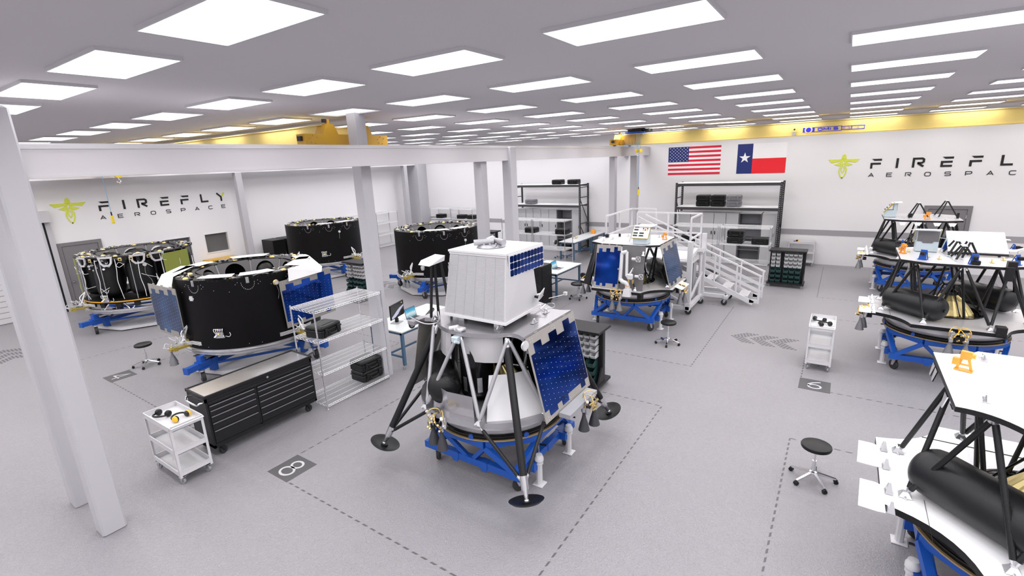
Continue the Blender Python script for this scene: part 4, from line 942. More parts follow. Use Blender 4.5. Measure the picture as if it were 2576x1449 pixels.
def inner_struts(R, m='carbon'):
    b = None
    for k in range(8):
        a = math.radians(22.5 + 45 * k); a2 = math.radians(45 * round((22.5 + 45 * k + (20 if k % 2 else -20)) / 45))
        MB(m).rod((.50 * math.cos(a), .50 * math.sin(a), 1.14), (.62 * math.cos(a2), .62 * math.sin(a2), 2.13), .021, n=10).build('inner_strut', R)
def tanks(R, which=(0, 1, 2, 3), r=.225):
    for k in which:
        a = math.radians(45 + 90 * k); c = Vector((.80 * math.cos(a), .80 * math.sin(a), 1.13 + r)); t = Vector((-math.sin(a), math.cos(a), 0))
        L = .56; pr = [(.001, -L)] + [(r * math.sin(q), -L + .16 - .16 * math.cos(q)) for q in [PI / 2 * j / 6 for j in range(1, 7)]]
        pr += [(x, -h) for x, h in reversed(pr)]
        o = MB('carbon').lathe(pr, n=36).build('propellant_tank', R); o.location = c; o.rotation_euler = t.to_track_quat('Z', 'Y').to_euler()
        MB('black_gloss').rod((0, 0, L - .005), (0, 0, L + .02), .03, n=12).build('tank_port', o)
def engine(R):
    n = 40; b = MB('gold'); vs = []; 
    for (r, z) in ((.11, 1.46), (.22, 1.36), (.33, 1.22), (.42, 1.08), (.44, 1.04)):
        for k in range(n): rr_ = r * (1 if k % 2 else .93); a = 2 * PI * k / n; vs.append((rr_ * math.cos(a), rr_ * math.sin(a), z))
    b.add(vs, [(i * n + k, i * n + (k + 1) % n, (i + 1) * n + (k + 1) % n, (i + 1) * n + k) for i in range(4) for k in range(n)]); b.build('engine_bell', R, smooth=False)
    b = MB('black_gloss').lathe([(.09, 1.44), (.13, 1.46), (.12, 1.52), (.06, 1.56), (.06, 1.64), (.16, 1.66), (.16, 1.68), (.001, 1.69)], n=20)
    for k in range(6): a = k * PI / 3; b.rod((.13 * math.cos(a), .13 * math.sin(a), 1.66), (.47 * math.cos(a + .3), .47 * math.sin(a + .3), 1.14), .012, n=6)
    b.m('steel')
    for k in range(10): a = random.uniform(0, 6.28); b.curve([(.06 * math.cos(a), .06 * math.sin(a), 1.5), (.15 * math.cos(a + .4), .15 * math.sin(a + .4), 1.58), (.10 * math.cos(a + .9), .10 * math.sin(a + .9), 1.66)], .008, 5, 3)
    b.build('engine_head', R)
    MB('black_gloss').lathe([(.50, 1.05), (.56, 1.08), (.56, 1.135), (.53, 1.14), (.50, 1.12)], n=40).build('engine_rim', R)
def thruster(R, loc, ang, noz='nozzle_grey', body='steel', gold='amber', full=True, z=0):
    P = bpy.data.objects.new('thruster_cluster', None); COL.objects.link(P); P.parent = R; P.location = (*loc, z); P.rotation_euler = (0, 0, ang)
    for s in (-1, 1):
        MB(noz).lathe([(.012, .96), (.024, .95), (.022, .90), (.03, .86), (.055, .78), (.075, .69), (.078, .68), (.074, .68), (.05, .78), (.024, .88), (.012, .9)], (.06 if s > 0 else -.0, s * .10, 0), 22, cap=False).build('nozzle', P)
        b = MB(body).rod((.0, s * .10, .95), (-.02, s * .09, 1.10), .035, n=12).rod((.02, s * .05, 1.04), (.06, s * .12, 1.12), .022, n=8).rod((.05, s * .10, .93), (.05, s * .10, 1.0), .03, n=8)
        b.build('valve', P)
    b = MB('dark_grey').box(-.12, .03, -.06, .06, .94, 1.02).hexa([(-.05, -.11, .98), (.02, -.11, .98), (.02, .11, .98), (-.05, .11, .98)], [(-.05, -.11, 1.02), (.02, -.11, 1.02), (.02, .11, 1.02), (-.05, .11, 1.02)]); b.build('mount', P, smooth=False)
    g = MB(gold)
    for s in (-1, 1):
        g.curve([(.02, s * .13, 1.02), (.05, s * .14, 1.12), (.0, s * .09, 1.18), (-.05, s * .02, 1.16), (-.06, 0, 1.05)], .0065, 6).curve([(.08, s * .10, .98), (.12, s * .07, 1.06), (.08, s * .02, 1.14), (0, 0, 1.15)], .0055, 6)
    g.build('feed_line', P)
    if full:
        b = MB('brass')
        for q in range(7): u = random.uniform; x, y, zz = u(.06, .12), u(-.1, .1), u(.93, 1.1); b.rod((x, y, zz), (x + .03, y + .02, zz + .03), .014, n=6)
        b.build('fitting', P)
    return P
def solar_panel(R, p00, p10, p11, p01, glass='solar_blue', name='solar_panel', steps=True, dots=True):
    """corners: top-left, top-right, bottom-right, bottom-left seen from outside"""
    A, B, C, D = map(Vector, (p00, p10, p11, p01)); W = (B - A).length; H = (D - A).length
    ux = (B - A).normalized(); uy = (D - A).normalized(); nz = ux.cross(uy); nz = nz if True else nz
    def P(u, v, h): return A.lerp(B, u).lerp(D.lerp(C, u), v) - nz * h
    b = MB('solar_frame')
    b.add([P(0, 0, -.012), P(1, 0, -.012), P(1, 1, -.012), P(0, 1, -.012), P(0, 0, .0), P(1, 0, .0), P(1, 1, .0), P(0, 1, .0)], [(0, 1, 2, 3), (7, 6, 5, 4), (0, 4, 5, 1), (1, 5, 6, 2), (2, 6, 7, 3), (3, 7, 4, 0)])
    b.m('dot')
    for u in (.06, .1, .5, .54, .9, .94):
        for v in (.03, .06, .945, .975): b.rod(P(u, v, 0), P(u, v, .003), .006, n=6)
    o = b.build(name, R, smooth=False)
    if steps: top = [(.02, .20), (.10, .20), (.10, .09), (.24, .09), (.24, .165), (.40, .165), (.40, .08), (.56, .08), (.56, .16), (.72, .16), (.72, .04), (.86, .04), (.86, .12), (.985, .12)]; bot = [(.985, .88), (.90, .88), (.90, .95), (.80, .95), (.80, .88), (.50, .88), (.50, .955), (.36, .955), (.36, .89), (.26, .89), (.26, .95), (.10, .95), (.10, .87), (.02, .87)]
    else: top = [(.03, .03), (.97, .03)]; bot = [(.97, .97), (.03, .97)]
    poly = top + bot; n = len(poly); b = MB(glass)
    b.add([P(u, v, .004) for u, v in poly] + [P(u, v, .0) for u, v in poly], [tuple(range(n))] + [(k, (k + 1) % n, n + (k + 1) % n, n + k) for k in range(n)]); b.build('cell_field', o, smooth=False)
    if dots:
        b = MB('dot')
        for i in range(11):
            for j in range(13):
                u, v = .07 + i * .086, .13 + j * .062 + (.03 if i % 2 else 0)
                if .2 < v < .87: b.rod(P(u, v, .004), P(u, v, .006), .0045, n=5)
        b.build('rivets', o, smooth=False)
    b = MB('solar_frame')
    for u in (.2, .5, .8): b.rod(P(u - .03, -.01, -.02), P(u + .03, -.01, -.02), .012, n=8)
    b.build('hinge', o)
    return o
def facets(R, name, m, a0, a1, n, r0, z0, r1, z1, thick=.008):
    b = MB(m)
    for k in range(n):
        t0 = math.radians(a0 + (a1 - a0) * k / n); t1 = math.radians(a0 + (a1 - a0) * (k + 1) / n)
        pts = lambda r, z: [(r * math.cos(t0), r * math.sin(t0), z), (r * math.cos(t1), r * math.sin(t1), z)]
        q = pts(r0, z0) + pts(r1, z1)[::-1]; q2 = pts(r0 - thick, z0) + pts(r1 - thick, z1)[::-1]
        b.add(q + q2, [(0, 1, 2, 3), (7, 6, 5, 4), (0, 4, 5, 1), (1, 5, 6, 2), (2, 6, 7, 3), (3, 7, 4, 0)])
    return b.build(name, R, smooth=False)
UP = deck_poly((.65, .87), (.64, .64), (.86, .50)); LO = deck_poly((.63, 1.22), (.74, .74), (1.22, .63))
UP8 = deck_poly((.65, .87), (.74, .70), (.87, .50), 1)
def tripod(R, x, y, h, s=1, m='carbon', r=.018, name='tripod_mast'):
    P = bpy.data.objects.new(name, None); COL.objects.link(P); P.parent = R
    MB('white_paint').cbox(x - .11, x + .11, y - .04, y + .04, h, h + .015, .004).build('head_plate', P, ang=30)
    for dx, dy, ox, oy in ((-.22, .12, -.07, .0), (.20, .14, .07, .02), (.02, -.20, 0, -.02)): MB(m).rod((x + dx * s, y + dy * s, 2.21), (x + ox, y + oy, h), r, n=8).build('mast_leg', P)
    MB('pale_blue').cbox(x - .24 * s, x - .20 * s, y + .1 * s, y + .14 * s, 2.2, 2.225, .004).cbox(x + .18 * s, x + .22 * s, y + .12 * s, y + .16 * s, 2.2, 2.225, .004).build('foot_pad', P, ang=30)
    return P
def deck_clips(R, pts, m='steel', z=2.2):
    for x, y in pts:
        b = MB(m)
        for s in (-1, 1): b.bar((x + s * .05, y, z), (x + s * .012, y, z + .045), .01, .02)
        b.rod((x - .02, y, z + .045), (x + .02, y, z + .045), .012, n=8).box(x - .06, x + .06, y - .03, y + .03, z, z + .004); b.build('deck_clip', R, smooth=False)
def orange_bracket(R, x, y, a=0, s=1):
    b = MB('orange'); b.M = Matrix.Translation((x, y, 2.2)) @ Matrix.Rotation(a, 4, 'Z') @ Matrix.Scale(s, 4)
    b.bar((-.05, 0, 0), (-.015, 0, .13), .018).bar((.05, 0, 0), (.015, 0, .13), .018).box(-.035, .035, -.02, .02, .10, .17).box(-.06, .06, -.03, .03, 0, .01).bar((-.035, 0, .05), (.035, 0, .05), .014).box(.03, .08, -.02, .02, .04, .10); b.rod((-.06, 0, .14), (.0, 0, .14), .022, n=10)
    b.build('orange_bracket', R, smooth=False)
def instrument_box(R, x, y, a, z0=2.205, face='dials'):
    P = bpy.data.objects.new('instrument_box', None); COL.objects.link(P); P.parent = R; P.location = (x, y, z0); P.rotation_euler = (0, 0, a)
    MB('pale_blue').box(-.17, .17, -.14, .14, 0, .20).box(-.17, .17, .06, .14, .2, .42).bar((-.16, -.12, .2), (-.16, .1, .42), .015).bar((.16, -.12, .2), (.16, .1, .42), .015).build('housing', P, smooth=False)
    f = MB('mid_grey'); T = Matrix.Translation((0, -.15, .16)) @ Matrix.Rotation(math.radians(-38), 4, 'X'); f.M = T
    f.m('white_paint').box(-.20, .20, -.012, .012, -.02, .34).m('bracket_gold').box(-.205, -.20, -.014, .014, -.02, .34).box(.20, .205, -.014, .014, -.02, .34).box(-.205, .205, -.014, .014, -.027, -.02)
    f.m('black_plastic')
    for xx, zz in ((-.13, .27), (-.13, .19), (-.13, .10), (-.13, .03), (.02, .10), (.02, .03)): f.box(xx - .05, xx + .055, -.018, -.012, zz, zz + .035)
    for k in range(3):
        for q in range(3): f.m('black_plastic' if (k + q) % 2 else 'orange').box(.03 + k * .05, .055 + k * .05, -.018, -.012, .19 + q * .045, .22 + q * .045)
    f.build('instrument_face', P, smooth=False)
    MB('panel_grey').box(-.165, .165, .14, .146, .20, .40).prism([(-.07, .17), (.07, .17), (.10, .21), (.07, .29), (-.07, .29), (-.10, .21)], .146, .152, 'xz').build('rear_plate', P, smooth=False)
    MB('white_flat').hexa([(-.19, .0, .40), (.21, .0, .40), (.30, .24, .43), (-.10, .24, .43)], [(-.19, .0, .41), (.21, .0, .41), (.30, .24, .44), (-.10, .24, .44)]).build('sunshade', P, smooth=False)
    b = MB('pale_blue').bar((-.35, .1, 0), (-.28, .12, .28), .014).bar((-.21, .12, 0), (-.28, .12, .28), .014).bar((-.35, .1, .26), (-.17, .12, .28), .01); b.build('side_stand', P, smooth=False)
    return P
# ---- lander 1: centre, complete with legs and white box
R = root('lunar_lander', 'legged lander with tall white louvered box and blue panel, centre', 'lander', (*LC[1], 0))
low = [(1.13 * math.cos(2 * PI * k / 32), 1.13 * math.sin(2 * PI * k / 32)) for k in range(32)]
ringdeck(low, 1.05, 1.12, 'deck_grey', 'mid_grey', .5).build('lower_deck', R, ang=30)
q1 = [(.83 * math.cos(t), .83 * math.sin(t)) for t in [math.radians(46) * k / 7 for k in range(8)]] + [(.56, .64), (.565, .74), (.60, .82), (.63, .87)]
UP1 = q1 + [(-x, y) for x, y in reversed(q1)] + [(-x, -y) for x, y in q1[1:]] + [(x, -y) for x, y in reversed(q1[1:])]
b = MB('deck_grey').prism(UP1, 2.14, 2.195); b.box(-.80, -.55, .80, .92, 2.14, 2.194); b.build('upper_deck', R, ang=30)
struts(R, 'strut_grey', r=.027); inner_struts(R, 'strut_grey'); tanks(R, (1, 3)); engine(R)
o = MB('black_gloss').lathe([(.001, 1.16), (.12, 1.17), (.20, 1.21), (.235, 1.28), (.235, 2.08), (.20, 2.12), (.001, 2.13)], (-.47, .0, 0), 28).build('cylindrical_tank', R)
b = MB('steel')
for k, z in ((3.3, 1.85), (3.9, 1.30), (3.0, 1.30)): b.hexa([(-.47 + .239 * math.cos(k + s), .0 + .239 * math.sin(k + s), zz) for s, zz in ((-.14, z), (.14, z), (.14, z + .01), (-.14, z + .01))], [(-.47 + .241 * math.cos(k + s), .0 + .241 * math.sin(k + s), zz) for s, zz in ((-.14, z + .2), (.14, z + .2), (.14, z + .21), (-.14, z + .21))])
b.build('sensor_patch', o, smooth=False)
facets(R, 'upper_shroud', 'white_paint', 180, 223, 4, .73, 2.135, .68, 1.74); facets(R, 'upper_shroud', 'deck_light', 137, 166, 3, .77, 2.135, .80, 1.76)
facets(R, 'lower_shroud', 'box_white', 207, 248, 2, 1.08, 1.12, .76, 1.60); facets(R, 'lower_shroud', 'white_paint', 282, 300, 2, 1.04, 1.12, .90, 1.60); facets(R, 'lower_shroud', 'deck_grey', 153, 197, 2, 1.01, 1.12, 1.03, 1.42)
facets(R, 'inner_wall', 'black_skin', 100, 150, 3, .70, 1.13, .62, 2.13); facets(R, 'inner_wall', 'black_skin', 252, 300, 3, .72, 1.13, .66, 2.13); facets(R, 'inner_wall', 'black_skin', -20, 60, 4, .72, 1.13, .66, 2.13)
solar_panel(R, (-.60, -.885, 2.17), (.66, -.885, 2.17), (.66, -1.15, 1.09), (-.60, -1.15, 1.09))
solar_panel(R, (.60, .885, 2.17), (-.62, .885, 2.17), (-.62, 1.15, 1.09), (.60, 1.15, 1.09))
MB('mid_grey').box(-.30, .52, -1.32, -1.16, 1.05, 1.11).build('thruster_beam', R, smooth=False)
thruster(R, (-1.13, .18), PI, 'nozzle_dark', 'chrome', 'brass'); thruster(R, (.24, -1.30), -PI / 2, 'nozzle_dark', 'strut_grey', 'brass')
for sx, sy in ((-1, 1), (-1, -1), (1, -1), (1, 1)):
    foot = Vector((sx * 1.21, sy * 1.21, .40)); top = Vector((sx * .575, sy * .575, 2.12)); d = (foot - top).normalized(); knee = top + d * (top - foot).length * .845
    L = MB('carbon'); L.rod(top - d * -.12, knee, .048, n=16); lg = L.build('landing_leg', R)
    MB('steel').rod(top, top + d * .13, .02, .048, n=14).rod(knee, knee + d * .16, .050, .046, n=14).rod(knee + d * .16, foot + vec(0, 0, .03), .034, .022, n=12).ball(foot + vec(0, 0, .02), .032).build('ankle', lg)
    for q in (Vector((sx * 1.03, sy * .44, 1.06)), Vector((sx * .44, sy * 1.03, 1.06))):
        dd = (knee + d * .10 - q).normalized(); e = knee + d * .10
        MB('carbon').rod(q + dd * .05, e - dd * .12, .024, n=12).m('chrome').rod(q, q + dd * .06, .010, .022, n=10).rod(e - dd * .13, e, .024, .018, n=10).build('side_strut', lg)
    inward = Vector((-sx * .27, -sy * .27, .92)).normalized()
    f = MB('black_plastic').lathe([(.001, -.025), (.08, -.018), (.17, .005), (.205, .03), (.213, .04), (.20, .036), (.16, .018), (.08, -.004), (.05, .0), (.05, .02), (.035, .026), (.001, .026)], n=40).build('foot_pad', lg); f.location = foot - vec(0, 0, .01); f.rotation_euler = inward.to_track_quat('Z', 'Y').to_euler()
# the white box
bx = MB('white_louver'); zb, zt2 = 2.30, 3.13
B4 = [(-.53, -.54, zb), (.36, -.50, zb), (.36, .46, zb), (-.53, .47, zb)]; T4 = [(-.33, -.46, zt2), (.26, -.46, zt2), (.26, .46, zt2), (-.33, .46, zt2)]
bx.hexa(B4, T4); BX = bx.build('payload_box', R, smooth=False)
b = MB('box_white').box(-.36, .56, -.475, .475, 3.12, 3.145).box(-.35, .55, -.465, .465, 3.09, 3.12); b.build('box_lid', BX, smooth=False)
lv = MB('box_white'); fr = lambda u, v, h: Vector(B4[3]).lerp(Vector(B4[0]), u).lerp(Vector(T4[3]).lerp(Vector(T4[0]), u), v) + vec(-.97, 0, .24) * h
for k in range(6):
    for q in range(62): u0, u1 = .012 + k * .164, .166 + k * .164; v = .012 + q * .0155; lv.add([fr(u0, v, .004), fr(u1, v, .004), fr(u1, v + .0115, .011), fr(u0, v + .0115, .011)], [(0, 1, 2, 3)])
lv.m('mid_grey')
for k in range(1, 6): u = .007 + k * .164; lv.add([fr(u - .003, .01, .005), fr(u + .003, .01, .005), fr(u + .003, .98, .005), fr(u - .003, .98, .005)], [(0, 1, 2, 3)])
lv.build('louver_face', BX, smooth=False)
sd = MB('box_white').box(-.31, .54, -.492, -.478, 2.83, 3.12); spp = sd.build('side_cell_plate', BX, smooth=False)
cl_ = MB('solar_blue')
for i in range(10):
    for j in range(3): x = -.295 + i * .083; z = 2.84 + j * .091; c = .012; cl_.prism([(x + c, z), (x + .073 - c, z), (x + .073, z + c), (x + .073, z + .082 - c), (x + .073 - c, z + .082), (x + c, z + .082), (x, z + .082 - c), (x, z + c)], -.497, -.492, 'xz')
cl_.build('cells', spp, smooth=False)
MB('white_paint').hexa([(-.55, -.56, 2.27), (.38, -.52, 2.27), (.38, .48, 2.27), (-.55, .49, 2.27)], [(-.545, -.555, 2.30), (.375, -.515, 2.30), (.375, .475, 2.30), (-.545, .485, 2.30)]).m('steel').box(-.45, -.38, .2, .3, 2.195, 2.28).box(-.45, -.38, -.4, -.3, 2.195, 2.28).box(.2, .28, -.4, -.3, 2.195, 2.28).box(.2, .28, .3, .4, 2.195, 2.28).build('box_base', BX, smooth=False)
b = MB('strut_grey').lathe([(.19, 3.145), (.20, 3.155), (.17, 3.19), (.001, 3.20)], (.03, .03, 0), 28)
for a, s in ((.3, 1), (2.3, 1), (4.3, 1)):
    dx, dy = math.cos(a), math.sin(a); px_, py_ = -dy * .06, dx * .06
    b.rod((.03 + px_ - dx * .03, .03 + py_ - dy * .03, 3.225), (.03 + px_ + dx * .24, .03 + py_ + dy * .24, 3.225), .04, n=14)
b.m('black_plastic').lathe([(.041, 0), (.043, .02)], (-.17, -.16, 3.225), 14, (-.6, -.8, 0), cap=False).m('strut_grey')
for k in range(12): a = k * PI / 6; b.rod((.03 + .16 * math.cos(a), .03 + .16 * math.sin(a), 3.18), (.03 + .16 * math.cos(a), .03 + .16 * math.sin(a), 3.215), .014, n=8)
b.build('telescope_turret', BX)
tg = MB('white_paint').hexa([(.18, -.60, 2.40), (.30, -.60, 2.44), (.30, -.588, 2.44), (.18, -.588, 2.40)], [(.20, -.62, 2.50), (.34, -.62, 2.56), (.34, -.608, 2.56), (.20, -.608, 2.50)]); tg.m('mid_grey')
for k in range(2):
    for q in range(2): tg.box(.215 + q * .05, .245 + q * .05, -.625, -.619, 2.45 + k * .03 + q * .012, 2.457 + k * .03 + q * .012)
tg.m('dark_grey').bar((.22, -.60, 2.45), (.24, -.52, 2.45), .03); tg.build('data_plate', BX, smooth=False)
# camera mast
ms = bpy.data.objects.new('camera_mast', None); COL.objects.link(ms); ms.parent = R
for (x1, y1), (x2, y2) in (((-.55, .71), (-.50, .66)), ((-.45, .66), (-.47, .64)), ((-.36, .50), (-.42, .58))): MB('carbon').rod((x1, y1, 2.20), (x2, y2, 3.02), .020, n=12).build('mast_tube', ms)
b = MB('deck_light').hexa([(-.66, .56, 2.96), (-.42, .50, 3.0), (-.40, .72, 3.0), (-.64, .78, 2.96)], [(-.62, .58, 3.02), (-.40, .50, 3.07), (-.38, .70, 3.07), (-.60, .76, 3.02)]); b.m('pale_blue').lathe([(.05, 0), (.05, .008), (.04, .01), (.001, .01)], (-.53, .64, 3.035), 20, (-.25, 0, 1)).m('steel').lathe([(.02, 0), (.028, .02), (.028, .05), (.02, .055)], (-.66, .68, 2.90), 12); b.build('camera_head', ms, smooth=False)
# deck details
deck_clips(R, [(-.60, .60), (-.50, -.42), (.35, -.62), (-.1, -.70), (.6, -.2), (.66, .3)])
b = MB('pale_blue').cbox(-.90, -.78, -.04, .06, 2.06, 2.14, .01).rod((-.92, -.02, 2.09), (-.86, -.04, 2.06), .02, n=8).m('deck_light').cbox(-.86, -.74, -.08, .04, 2.20, 2.24, .01).rod((-.84, .12, 2.22), (-.78, .02, 2.24), .03, n=12); b.tube([(-.86 + .03 * math.cos(t), -.03, 2.26 + .03 * math.sin(t)) for t in [2 * PI * k / 12 for k in range(12)]], .01, 6, True); b.build('gimbal_mount', R)
b = MB('steel').curve([(-.72, .80, 2.20), (-.85, .82, 2.28), (-.80, .60, 2.20), (-.66, .48, 2.20), (-.50, .62, 2.28)], .009, 6).curve([(-.35, .52, 2.26), (-.30, .62, 2.20), (.0, .7, 2.22)], .006, 6).curve([(.30, -.56, 2.26), (.42, -.58, 2.30), (.52, -.45, 2.24), (.38, -.38, 2.30)], .009, 6).curve([(.5, -.5, 2.2), (.62, -.6, 2.205), (.78, -.5, 2.205), (.66, -.42, 2.2), (.5, -.5, 2.2)], .004, 5); b.build('cable_run', R)
b = MB('dark_grey').tube([(-.74 + .055 * math.cos(t), .90, 2.13 + .055 * math.sin(t)) for t in [2 * PI * k / 16 for k in range(16)]], .010, 6, True).m('white_paint').lathe([(.048, 0), (.048, .012), (.001, .014)], (-.74, .90, 2.13), 20, (0, 1, 0)); b.build('round_antenna', R)
b = MB('white_paint').lathe([(.055, 0), (.06, .01), (.055, .02), (.001, .022)], (-.66, -.90, 2.11), 24, (-.3, -.95, 0)); b.m('steel').tube([(-.665 + .058 * math.cos(t), -.915, 2.11 + .062 * math.sin(t)) for t in [2 * PI * k / 18 for k in range(18)]], .006, 6, True); b.build('round_antenna', R)
b = MB('steel').rod((.55, .35, 2.24), (.95, .15, 2.26), .02, n=10).rod((.7, .0, 2.23), (1.02, -.15, 2.25), .016, n=10).m('white_paint').box(.48, .75, .28, .40, 2.2, 2.25).m('black_plastic').rod((.86, .17, 2.25), (.98, .13, 2.26), .03, n=12).m('white_paint').rod((1.0, -.3, 2.2), (1.3, -.42, 2.2), .006, n=6).box(1.28, 1.33, -.45, -.40, 2.19, 2.24); b.build('antenna_boom', R)
MB('pale_blue').curve([(-.42, -.66, 2.1), (-.36, -.70, 2.0), (-.34, -.74, 1.86)], .009, 6).build('sensor_rod', R)
# ---- landers 2..5
def open_lander(k, label, top_m, low_m='deck_light', up=UP8, rad=True, low_edge='black_plastic', tank=(1, 3)):
    R = root('lunar_lander', label, 'lander', (*LC[k], 0))
    ringdeck(LO, 1.055, 1.12, low_m, low_edge, .5).build('lower_deck', R, ang=30)
    MB('dark_grey').prism(up, 2.145, 2.19).m(top_m).prism([(x * .999, y * .999) for x, y in up], 2.19, 2.196).build('upper_deck', R, smooth=False)
    struts(R, 'carbon'); inner_struts(R); tanks(R, tank); engine(R)
    b = MB('dark_grey')
    b.box(.86, .875, -.8, .8, 1.121, 1.124).box(-1.0, -.4, .9, .903, 1.121, 1.124).box(.5, .58, 1.0, 1.03, 1.121, 1.124); b.build('deck_seam', R, smooth=False)
    return R
def radiators(R, n=2):
    for x0_, x1_ in ((-.78, -.33), (-.02, .44)):
        MB('white_flat').prism([(x0_, 1.20), (x1_ - .03, 1.20), (x1_, 1.26), (x1_, 1.38), (x0_, 1.40), (x0_ - .01, 1.26)], 1.125, 1.135).build('radiator_flap', R, smooth=False)
    for x in (-.72, -.42, .02, .38): MB('steel').hexa([(x - .05, 1.13, 1.125), (x + .05, 1.13, 1.125), (x + .05, 1.19, 1.125), (x - .05, 1.19, 1.125)], [(x - .008, 1.15, 1.22), (x + .008, 1.15, 1.22), (x + .008, 1.17, 1.22), (x - .008, 1.17, 1.22)]).build('flap_bracket', R, smooth=False)
R = open_lander(2, 'lander with robot arm and two tall blue panels', 'deck_light')
solar_panel(R, (-.885, .62, 2.17), (-.885, -.02, 2.17), (-1.13, -.02, 1.12), (-1.13, .62, 1.12), dots=False)
solar_panel(R, (-.60, -.885, 2.17), (.62, -.885, 2.17), (.62, -1.15, 1.12), (-.60, -1.15, 1.12), glass='solar_pale')
MB('panel_grey').hexa([(-1.07, -.62, 1.03), (-1.07, -.06, 1.03), (-1.05, -.06, 1.03), (-1.05, -.62, 1.03)], [(-.885, -.62, 2.18), (-.885, -.04, 2.18), (-.865, -.04, 2.18), (-.865, -.62, 2.18)]).build('side_plate', R, smooth=False)
b = MB('black_gloss').hexa([(-.95, .80, 1.12), (-.80, 1.05, 1.12), (-.78, 1.03, 1.12), (-.93, .78, 1.12)], [(-.80, .62, 2.16), (-.60, .80, 2.16), (-.58, .78, 2.16), (-.78, .60, 2.16)]); b.build('corner_web', R, smooth=False)
A = bpy.data.objects.new('robot_arm', None); COL.objects.link(A); A.parent = R
wp = 'white_paint'
MB(wp).hexa([(-1.34, -.42, 1.02), (-1.34, -.22, 1.02), (-1.14, -.22, 1.02), (-1.14, -.42, 1.02)], [(-1.31, -.39, 1.20), (-1.31, -.25, 1.20), (-1.17, -.25, 1.20), (-1.17, -.39, 1.20)]).rod((-1.24, -.32, 1.2), (-1.24, -.32, 1.28), .06, n=16).build('arm_base', A, ang=30)
MB(wp).curve([(-1.24, -.32, 1.27), (-1.25, -.28, 1.34), (-1.24, -.20, 1.36), (-1.22, -.14, 1.40)], .052, 12).m('orange').lathe([(.062, 0), (.062, .012)], (-1.24, -.32, 1.27), 18).m(wp).build('shoulder', A)
MB(wp).rod((-1.20, -.12, 1.38), (-1.06, -.10, 2.02), .042, n=16).rod((-1.06, -.10, 2.02), (-1.04, -.22, 2.06), .048, n=16).m('steel').rod((-1.24, -.08, 1.66), (-1.2, -.08, 1.66), .02, n=8).build('upper_arm', A)
MB(wp).rod((-1.04, -.22, 2.06), (-1.15, -.26, 1.50), .036, n=16).rod((-1.16, -.26, 1.52), (-1.18, -.32, 1.46), .042, n=14).build('forearm', A)
b = MB(wp).cbox(-1.25, -1.12, -.42, -.30, 1.42, 1.56, .02).m('steel').rod((-1.2, -.36, 1.56), (-1.14, -.40, 1.66), .022, n=8).tube([(-1.15 + .04 * math.cos(t), -.42, 1.66 + .04 * math.sin(t)) for t in [.3 + 4.8 * k / 10 for k in range(11)]], .010, 6).m('brass').lathe([(.015, 0), (.022, .05), (.028, .10)], (-1.22, -.34, 1.33), 12).lathe([(.015, 0), (.022, .05), (.028, .10)], (-1.22, -.44, 1.33), 12); b.build('gripper', A)
for z, y in ((1.90, -.44), (1.48, -.52)):
    b = MB(wp).rod((-1.08, y + .08, z), (-1.08, y - .01, z), .035, n=14)
    for p, q in (((0, 0), (.10, 0)), ((.10, 0), (.10, .12)), ((.10, .12), (0, .12)), ((0, .12), (0, 0)), ((0, 0), (.10, .12)), ((.10, 0), (0, .12))): b.bar((-1.08, y - .02 - p[0], z - .06 + p[1]), (-1.08, y - .02 - q[0], z - .06 + q[1]), .010)
    b.build('arm_rest', A, smooth=False)
MB('steel').lathe([(.02, .10), (.03, .08), (.025, .04), (.045, 0), (.048, -.01)], (-1.0, -.60, 1.98), 16, (.3, 0, 1)).build('horn_antenna', R)
instrument_box(R, -.60, -.42, -PI / 2 + .0)
orange_bracket(R, .20, -.74, 1.5); deck_clips(R, [(-.55, .6), (.4, .3), (-.2, .5), (.5, -.5), (.1, -.2)], 'deck_light')
b = MB('black_plastic').cbox(.02, .12, .72, .80, 2.196, 2.28, .01).rod((.02, .76, 2.25), (-.04, .76, 2.26), .025, n=10).rod((.3, .5, 2.2), (.3, .5, 2.27), .03, n=8); b.build('deck_camera', R)
b = MB('white_flat'); b.M = Matrix.Translation((-.25, -1.32, 1.14)) @ Matrix.Rotation(.3, 4, 'X'); b.box(-.26, -.02, -.10, .10, 0, .01).box(.10, .36, -.10, .10, 0, .01); b.build('radiator_flap', R, smooth=False)
thruster(R, (-1.33, -.08), PI); thruster(R, (-.14, -1.30), -PI / 2); thruster(R, (-.24, 1.22), PI / 2)
MB('dark_grey').box(-1.12, -.95, -.62, -.52, .92, 1.05).build('junction_box', R, smooth=False)
# lander 3
R = open_lander(3, 'open strut lander with black tanks and white tilted array, middle right', 'deck_light')
radiators(R); thruster(R, (-.40, 1.28), PI / 2); thruster(R, (-1.33, -.02), PI, 'nozzle_grey', 'steel', 'amber')
instrument_box(R, .42, .42, -PI / 2 + PI)
tp = MB('white_flat'); tp.M = Matrix.Translation((.40, -.30, 2.40)) @ Matrix.Rotation(math.radians(-28), 4, 'Y'); tp.box(-.33, .33, -.42, .42, 0, .025); tp.m('locker_grey')
for k in range(15): tp.box(-.33 + k * .0455, -.329 + k * .0455, -.42, .42, .025, .0262)
for k in range(19): tp.box(-.33, .33, -.42 + k * .0455, -.419 + k * .0455, .025, .0262)
tpo = tp.build('tilted_array', R, smooth=False)
b = MB('dark_grey').box(.08, .12, -.72, .12, 2.22, 2.25).rod((.1, -.6, 2.2), (.1, -.6, 2.25), .02, n=8).rod((.1, .0, 2.2), (.1, .0, 2.25), .02, n=8).rod((.6, -.3, 2.2), (.6, -.3, 2.45), .02, n=8).m('white_flat').box(.72, .84, -.84, -.72, 2.42, 2.43); b.build('array_frame', R)
tripod(R, .10, .02, 2.47); tripod(R, -.35, -.02, 2.45, .9); tripod(R, -.15, -.12, 2.50, .8)
